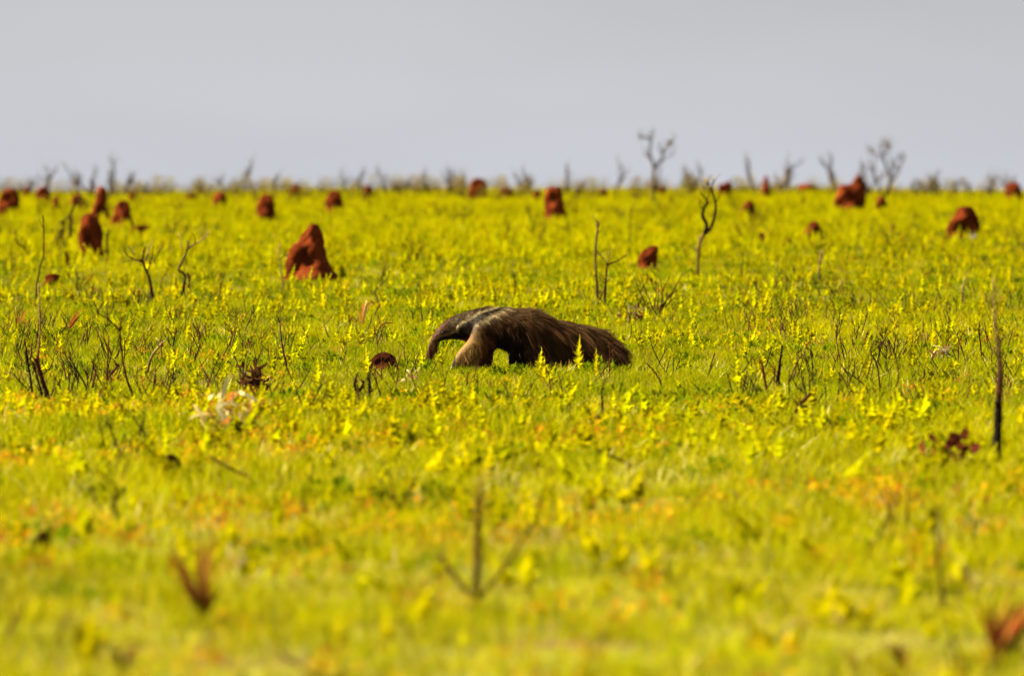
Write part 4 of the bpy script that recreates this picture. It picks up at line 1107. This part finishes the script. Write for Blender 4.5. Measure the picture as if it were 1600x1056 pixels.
# ------------------------------------------------------------------ single yellow weeds that stand out
def yellow_weed(label, cx, tip, base, seed, fat=1.0, group='single yellow weeds standing out of the grass'):
    x0, D, s = ground_at(cx, base)
    root = empty('yellow_weed', (x0, D, float(gz(x0, D))))
    tag(root, label, 'weed', group)
    h = (base - tip) * s
    g = Geo(); gs = Geo()
    weed_shape(g, gs, seed, h, 40, (0, 0, 0), .075 * fat, .036 * fat, .06)
    obj('stem', gs.mesh('stem'), M_WEED, root)
    obj('foliage', g.mesh('foliage'), M_WEED, root)
    return root
yellow_weed('tallest yellow weed in front of the tail of the anteater', 903, 526, 596, 1)
yellow_weed('yellow weed in front of the belly of the anteater, left of the tallest one', 843, 545, 598, 2)
yellow_weed('small yellow weed in front of the tail, right of the tallest one', 931, 548, 604, 3, .9)
yellow_weed('short yellow weed in front of the hind foot of the anteater', 850, 562, 606, 4, .9)
yellow_weed('yellow weed rising just left of the brown clod ahead of the anteater', 574, 543, 600, 5)
yellow_weed('bushy yellow weed right of the brown spiky dead clump', 425, 545, 600, 6, 1.1)
yellow_weed('yellow weed between the brown spiky clump and the forked black stump', 497, 556, 616, 7)
yellow_weed('yellow weed right below the pale elbow sapling', 316, 428, 474, 8, 1.3)
yellow_weed('tall yellow weed behind the head of the anteater, right of the orange tuft', 690, 440, 490, 9, 1.2)
yellow_weed('yellow weed behind the neck of the anteater', 726, 436, 486, 10, 1.2)
yellow_weed('yellow weed left of the forked black stump, closer to the viewer', 516, 590, 650, 11)
yellow_weed('broad blurred yellow weed right of the tail tip', 1153, 560, 628, 12, 1.2)
yellow_weed('yellow weed left of the thin hooked twig at right', 1246, 500, 552, 13, 1.1)
yellow_weed('yellow weed above the pale red dry leaves at right', 1425, 536, 590, 14, 1.0)
yellow_weed('yellow weed behind the tail tip, beside the maroon leaves', 1010, 500, 548, 15, 1.0)
yellow_weed('yellow weed in the left grass beside the pale broken branch', 270, 540, 592, 16, 1.0)
yellow_weed('yellow weed left of the orange and straw tuft', 505, 450, 506, 17, 1.2)
yellow_weed('large blurred yellow weed near the bottom left corner', 136, 955, 1050, 18, 1.3)
yellow_weed('blurred yellow weed in front of the pale straw heap', 455, 640, 706, 19, 1.1)
yellow_weed('large blurred yellow weed left of the bright orange clod', 610, 650, 722, 20, 1.3)

# ------------------------------------------------------------------ far trees
BARK = (0.032, 0.020, 0.010); BARK2 = (0.06, 0.038, 0.016)
TL = [(0.10, 0.078, 0.018), (0.13, 0.085, 0.02), (0.08, 0.08, 0.015), (0.15, 0.10, 0.022)]
G2 = 'bare fire scarred trees along the horizon'
def far_tree(label, cx, top, base, spread, seed, stems=1, leafy=.5, split=.45, lines=None, tufts=None, thick=1.0):
    r = random.Random(seed)
    x0, D, s = ground_at(cx, base)
    root = empty('bare_tree', (x0, D, float(gz(x0, D))))
    tag(root, label, 'tree', G2)
    H = (base - top) * s
    gt = Geo(); gc = Geo()
    tips = []
    if lines:
        for pts, r0, r1 in lines:
            sg = r.choice((-1, 1)) * .6
            P = [((p[0] - cx) * s, abs(p[0] - pts[0][0]) * s * sg, (base - p[1]) * s) for p in pts]
            Q = resample(P, len(P) * 3) if len(P) > 2 else P
            tube(gt, Q, [(r0 + (r1 - r0) * k) * s for k in np.linspace(0, 1, len(Q))], BARK, 6, BARK2)
            tips += [Vector(Q[-1]), Vector(Q[int(len(Q) * .7)])]
    else:
        def shoot(p, d, L, rad, depth, up):
            n = 5 if depth == 0 else 4
            P = [p]
            for k in range(n):
                d = (d + Vector((r.gauss(0, .13), r.gauss(0, .13), up + r.gauss(0, .06)))).normalized()
                P.append(P[-1] + d * L / n)
            tube(gt if depth == 0 else gc, P, [rad * (1 - .72 * k / n) for k in range(n + 1)], BARK, 5, BARK2)
            tips.append(P[-1])
            if depth >= 2: return
            first = n * split * .8 if depth == 0 else 1
            for k in range(int(max(1, first)), n + 1):
                for q in range(0 if r.random() < .25 else 1):
                    a = r.random() * 6.283; sp = spread * (.9 + .9 * r.random()) + .25
                    nd = (d + Vector((math.cos(a) * sp, math.sin(a) * sp * .8, .05))).normalized()
                    shoot(P[k], nd, L * (.28 + .3 * r.random()), max(rad * .5, .055), depth + 1, .16)
        for q in range(stems):
            a = r.random() * 6.283; sp = 0 if stems == 1 else .25 + spread * .3
            shoot(Vector((0, 0, -.05)), Vector((math.cos(a) * sp + r.gauss(0, .05), math.sin(a) * sp, 1)).normalized(), H * (.75 + .25 * r.random()), (.10 + .024 * H) * thick, 0, .06)
        zmax = max([t.z for t in tips] + [.1]); f = H / zmax
        gt.v = [(a, b, c * f) for a, b, c in gt.v]; gc.v = [(a, b, c * f) for a, b, c in gc.v]
        tips = [Vector((t.x, t.y, t.z * f)) for t in tips]
    for t in tips:
        n = int(leafy * (3 + 7 * r.random()))
        for q in range(n):
            a = r.random() * 6.283; e = r.random() * 1.6 - .5
            c = t + Vector((r.gauss(0, .17), r.gauss(0, .17), r.gauss(-.1, .25)))
            leaf(gc, c, (math.cos(a), math.sin(a), e), (0, 0, 1), .15, .08, r.choice(TL))
        for q in range(1 if lines is None else 2):
            a = r.random() * 6.283
            tube(gc, [t, t + Vector((math.cos(a) * .25, math.sin(a) * .25, .25 + .3 * r.random()))], [.014, .006], BARK2, 4)
    if tufts:
        for (tx, ty, rad, n) in tufts:
            for q in range(n):
                a = r.random() * 6.283; e = r.random() * 1.6 - .5
                c = Vector(((tx - cx + r.gauss(0, .5) * rad) * s, r.gauss(0, .5) * rad * s, (base - ty + r.gauss(0, .5) * rad) * s))
                leaf(gc, c, (math.cos(a), math.sin(a), e), (0, 0, 1), .2, .11, r.choice(TL))
    obj('trunk', gt.mesh('trunk', True), M_TREE, root)
    obj('crown', gc.mesh('crown'), M_TREELEAF, root)
    return root

far_tree('tall forked bare tree standing out on the horizon right of centre', 1022, 208, 322, 0, 1, leafy=.25, lines=[
    ([(1021.5, 324), (1022, 300), (1022, 280), (1022, 260)], 3.2, 2.2), ([(1022, 262), (1018, 250), (1015, 240), (1017, 222), (1010, 216), (1000, 214)], 2.2, .9), ([(1016, 248), (1011, 244), (1008, 240)], 1.2, .6),
    ([(1024, 264), (1029, 256), (1035, 248), (1036, 237), (1043, 230), (1049, 222), (1055, 215)], 2.1, .8), ([(1036, 240), (1031, 235), (1030, 231)], 1.1, .5), ([(1035, 250), (1045, 245), (1052, 242)], .9, .4), ([(1026, 300), (1030, 280), (1031, 266)], 1.8, .8), ([(1017, 222), (1019, 214), (1020, 208)], 1, .5), ([(1030, 302), (1035, 294), (1036, 284)], 1.6, .7)],
    tufts=[(1047, 225, 6, 46), (1003, 215, 6, 22), (1036, 238, 4, 22), (1018, 214, 5, 16), (1034, 252, 4, 14), (1012, 243, 4, 10)])
far_tree('big spreading bare tree with curved branches near the right side', 1386, 218, 318, 0, 2, leafy=.4, lines=[
    ([(1380, 316), (1386, 302), (1391, 288), (1389, 275), (1385, 262), (1380, 246), (1377, 236), (1374, 226)], 3.0, 1.0), ([(1391, 288), (1398, 278), (1404, 268), (1409, 255), (1412, 246)], 1.7, .6), ([(1390, 282), (1393, 268), (1392, 256), (1390, 248)], 1.4, .6), ([(1396, 280), (1397, 268), (1394, 260)], 1.1, .5),
    ([(1380, 312), (1374, 294), (1368, 280), (1362, 264), (1357, 254)], 1.9, .8), ([(1378, 242), (1386, 238), (1391, 230), (1387, 221)], 1.3, .6), ([(1377, 250), (1370, 240), (1364, 236), (1357, 232)], 1.2, .5), ([(1366, 276), (1367, 252), (1364, 241)], .9, .4), ([(1404, 268), (1398, 256), (1404, 246)], .9, .4)],
    tufts=[(1387, 229, 8, 70), (1359, 236, 6, 22), (1410, 246, 6, 26), (1376, 280, 9, 26), (1380, 222, 7, 24), (1400, 258, 7, 18)])
T = far_tree
T('small bushy tree on the horizon nearest to the left edge', 38, 272, 312, .5, 3, 2, .8)
T('forked thin tree above the second mound from the left edge', 70, 257, 311, .6, 4, 1, .35, .4)
T('narrow upright tree left of the three behind the leaning spire', 126, 254, 312, .22, 5, 1, .3)
T('fan shaped pale tree just left of the leaning spire', 146, 257, 312, .5, 6, 2, .2)
T('tall thin tree rising just right of the leaning spire', 168, 243, 318, .3, 7, 1, .5, .6)
T('thin tree with a small top above the conical mound', 197, 269, 312, .4, 8, 1, .4)
T('small dark leaning tree right of the conical mound', 208, 276, 314, .4, 9, 1, .4)
T('low twiggy tree left of the bushy small tree over the pale red mound', 322, 282, 309, .5, 10, 2, .4)
T('bushy small tree above the pale red low mound', 361, 268, 311, .5, 11, 2, .7)
T('tall thin tree with a bushy top above the rounded mound left of centre', 398, 244, 310, .4, 12, 1, .45, .5)
T('small tree with a round top left of the small leaning mound', 434, 270, 310, .4, 13, 1, .9)
T('pale slender tree a little left of the small column of red earth', 541, 265, 310, .35, 14, 1, .25)
T('pale slender tree touching the left side of the small column of red earth', 563, 263, 309, .35, 15, 1, .25)
T('leaning tree with a leafy tip right of the small column of red earth', 602, 260, 312, .3, 16, 1, .6, .6)
T('low bushy tree right of the leaning tree with a leafy tip', 634, 281, 311, .5, 17, 2, .6)
T('thin faint tree half way between the leafy tip tree and the tall rounded mound', 671, 266, 310, .4, 18, 1, .25)
T('thin faint tree left of the tall rounded mound', 704, 262, 310, .35, 19, 1, .25)
T('small bare tree touching the left side of the tall rounded mound', 728, 267, 311, .5, 20, 1, .3)
T('twiggy shrub tree left of the slim mound above the anteater', 812, 270, 312, .4, 21, 2, .4)
T('thin upright tree right above the slim mound over the anteater', 829, 262, 310, .3, 22, 1, .3)
T('bare tree with spread twigs right behind the tall orange mound', 884, 257, 312, .45, 23, 1, .4)
T('low tree right of the tall orange mound', 906, 282, 314, .6, 24, 1, .5)
T('lone wavy thin tree between the tall orange mound and the tall forked tree', 962, 246, 306, .25, 25, 1, .35, .6)
T('slim bushy tree between the tall forked tree and the black forked sapling', 1077, 256, 311, .3, 26, 2, .5)
T('slender tree with a leafy top directly behind the thin pointed mound', 1183, 243, 309, .25, 27, 1, .5, .65)
T('wide faint bare tree right of the thin pointed mound', 1216, 242, 309, .6, 28, 2, .3, .35)
T('small faint tree right of the wide faint one', 1232, 262, 308, .4, 29, 1, .3)
T('slim bushy tree left of the twin peaked mound', 1310, 239, 309, .22, 30, 2, .6, .5)
T('thin tree touching the right side of the twin peaked mound', 1349, 252, 313, .3, 31, 2, .4)
T('small tree first to the right of the big spreading tree', 1428, 286, 312, .4, 32, 2, .6)
T('upright twiggy tree second to the right of the big spreading tree', 1452, 268, 311, .3, 33, 2, .5)
T('bushy small tree third to the right of the big spreading tree', 1467, 275, 312, .4, 34, 2, .7)
T('little tree above the wide mound near the right edge', 1521, 282, 310, .4, 35, 1, .5)
T('thin tree left of the mound cut by the right edge', 1545, 270, 311, .35, 36, 1, .4)
T('bushy tree behind the mound cut by the right edge', 1574, 274, 311, .5, 37, 2, .7)
T('low bush tree right of the slim dark mound at left', 232, 289, 312, .5, 38, 2, .6)
T('low twiggy tree just left of the little tree above the wide mound', 1492, 284, 310, .5, 39, 2, .5)
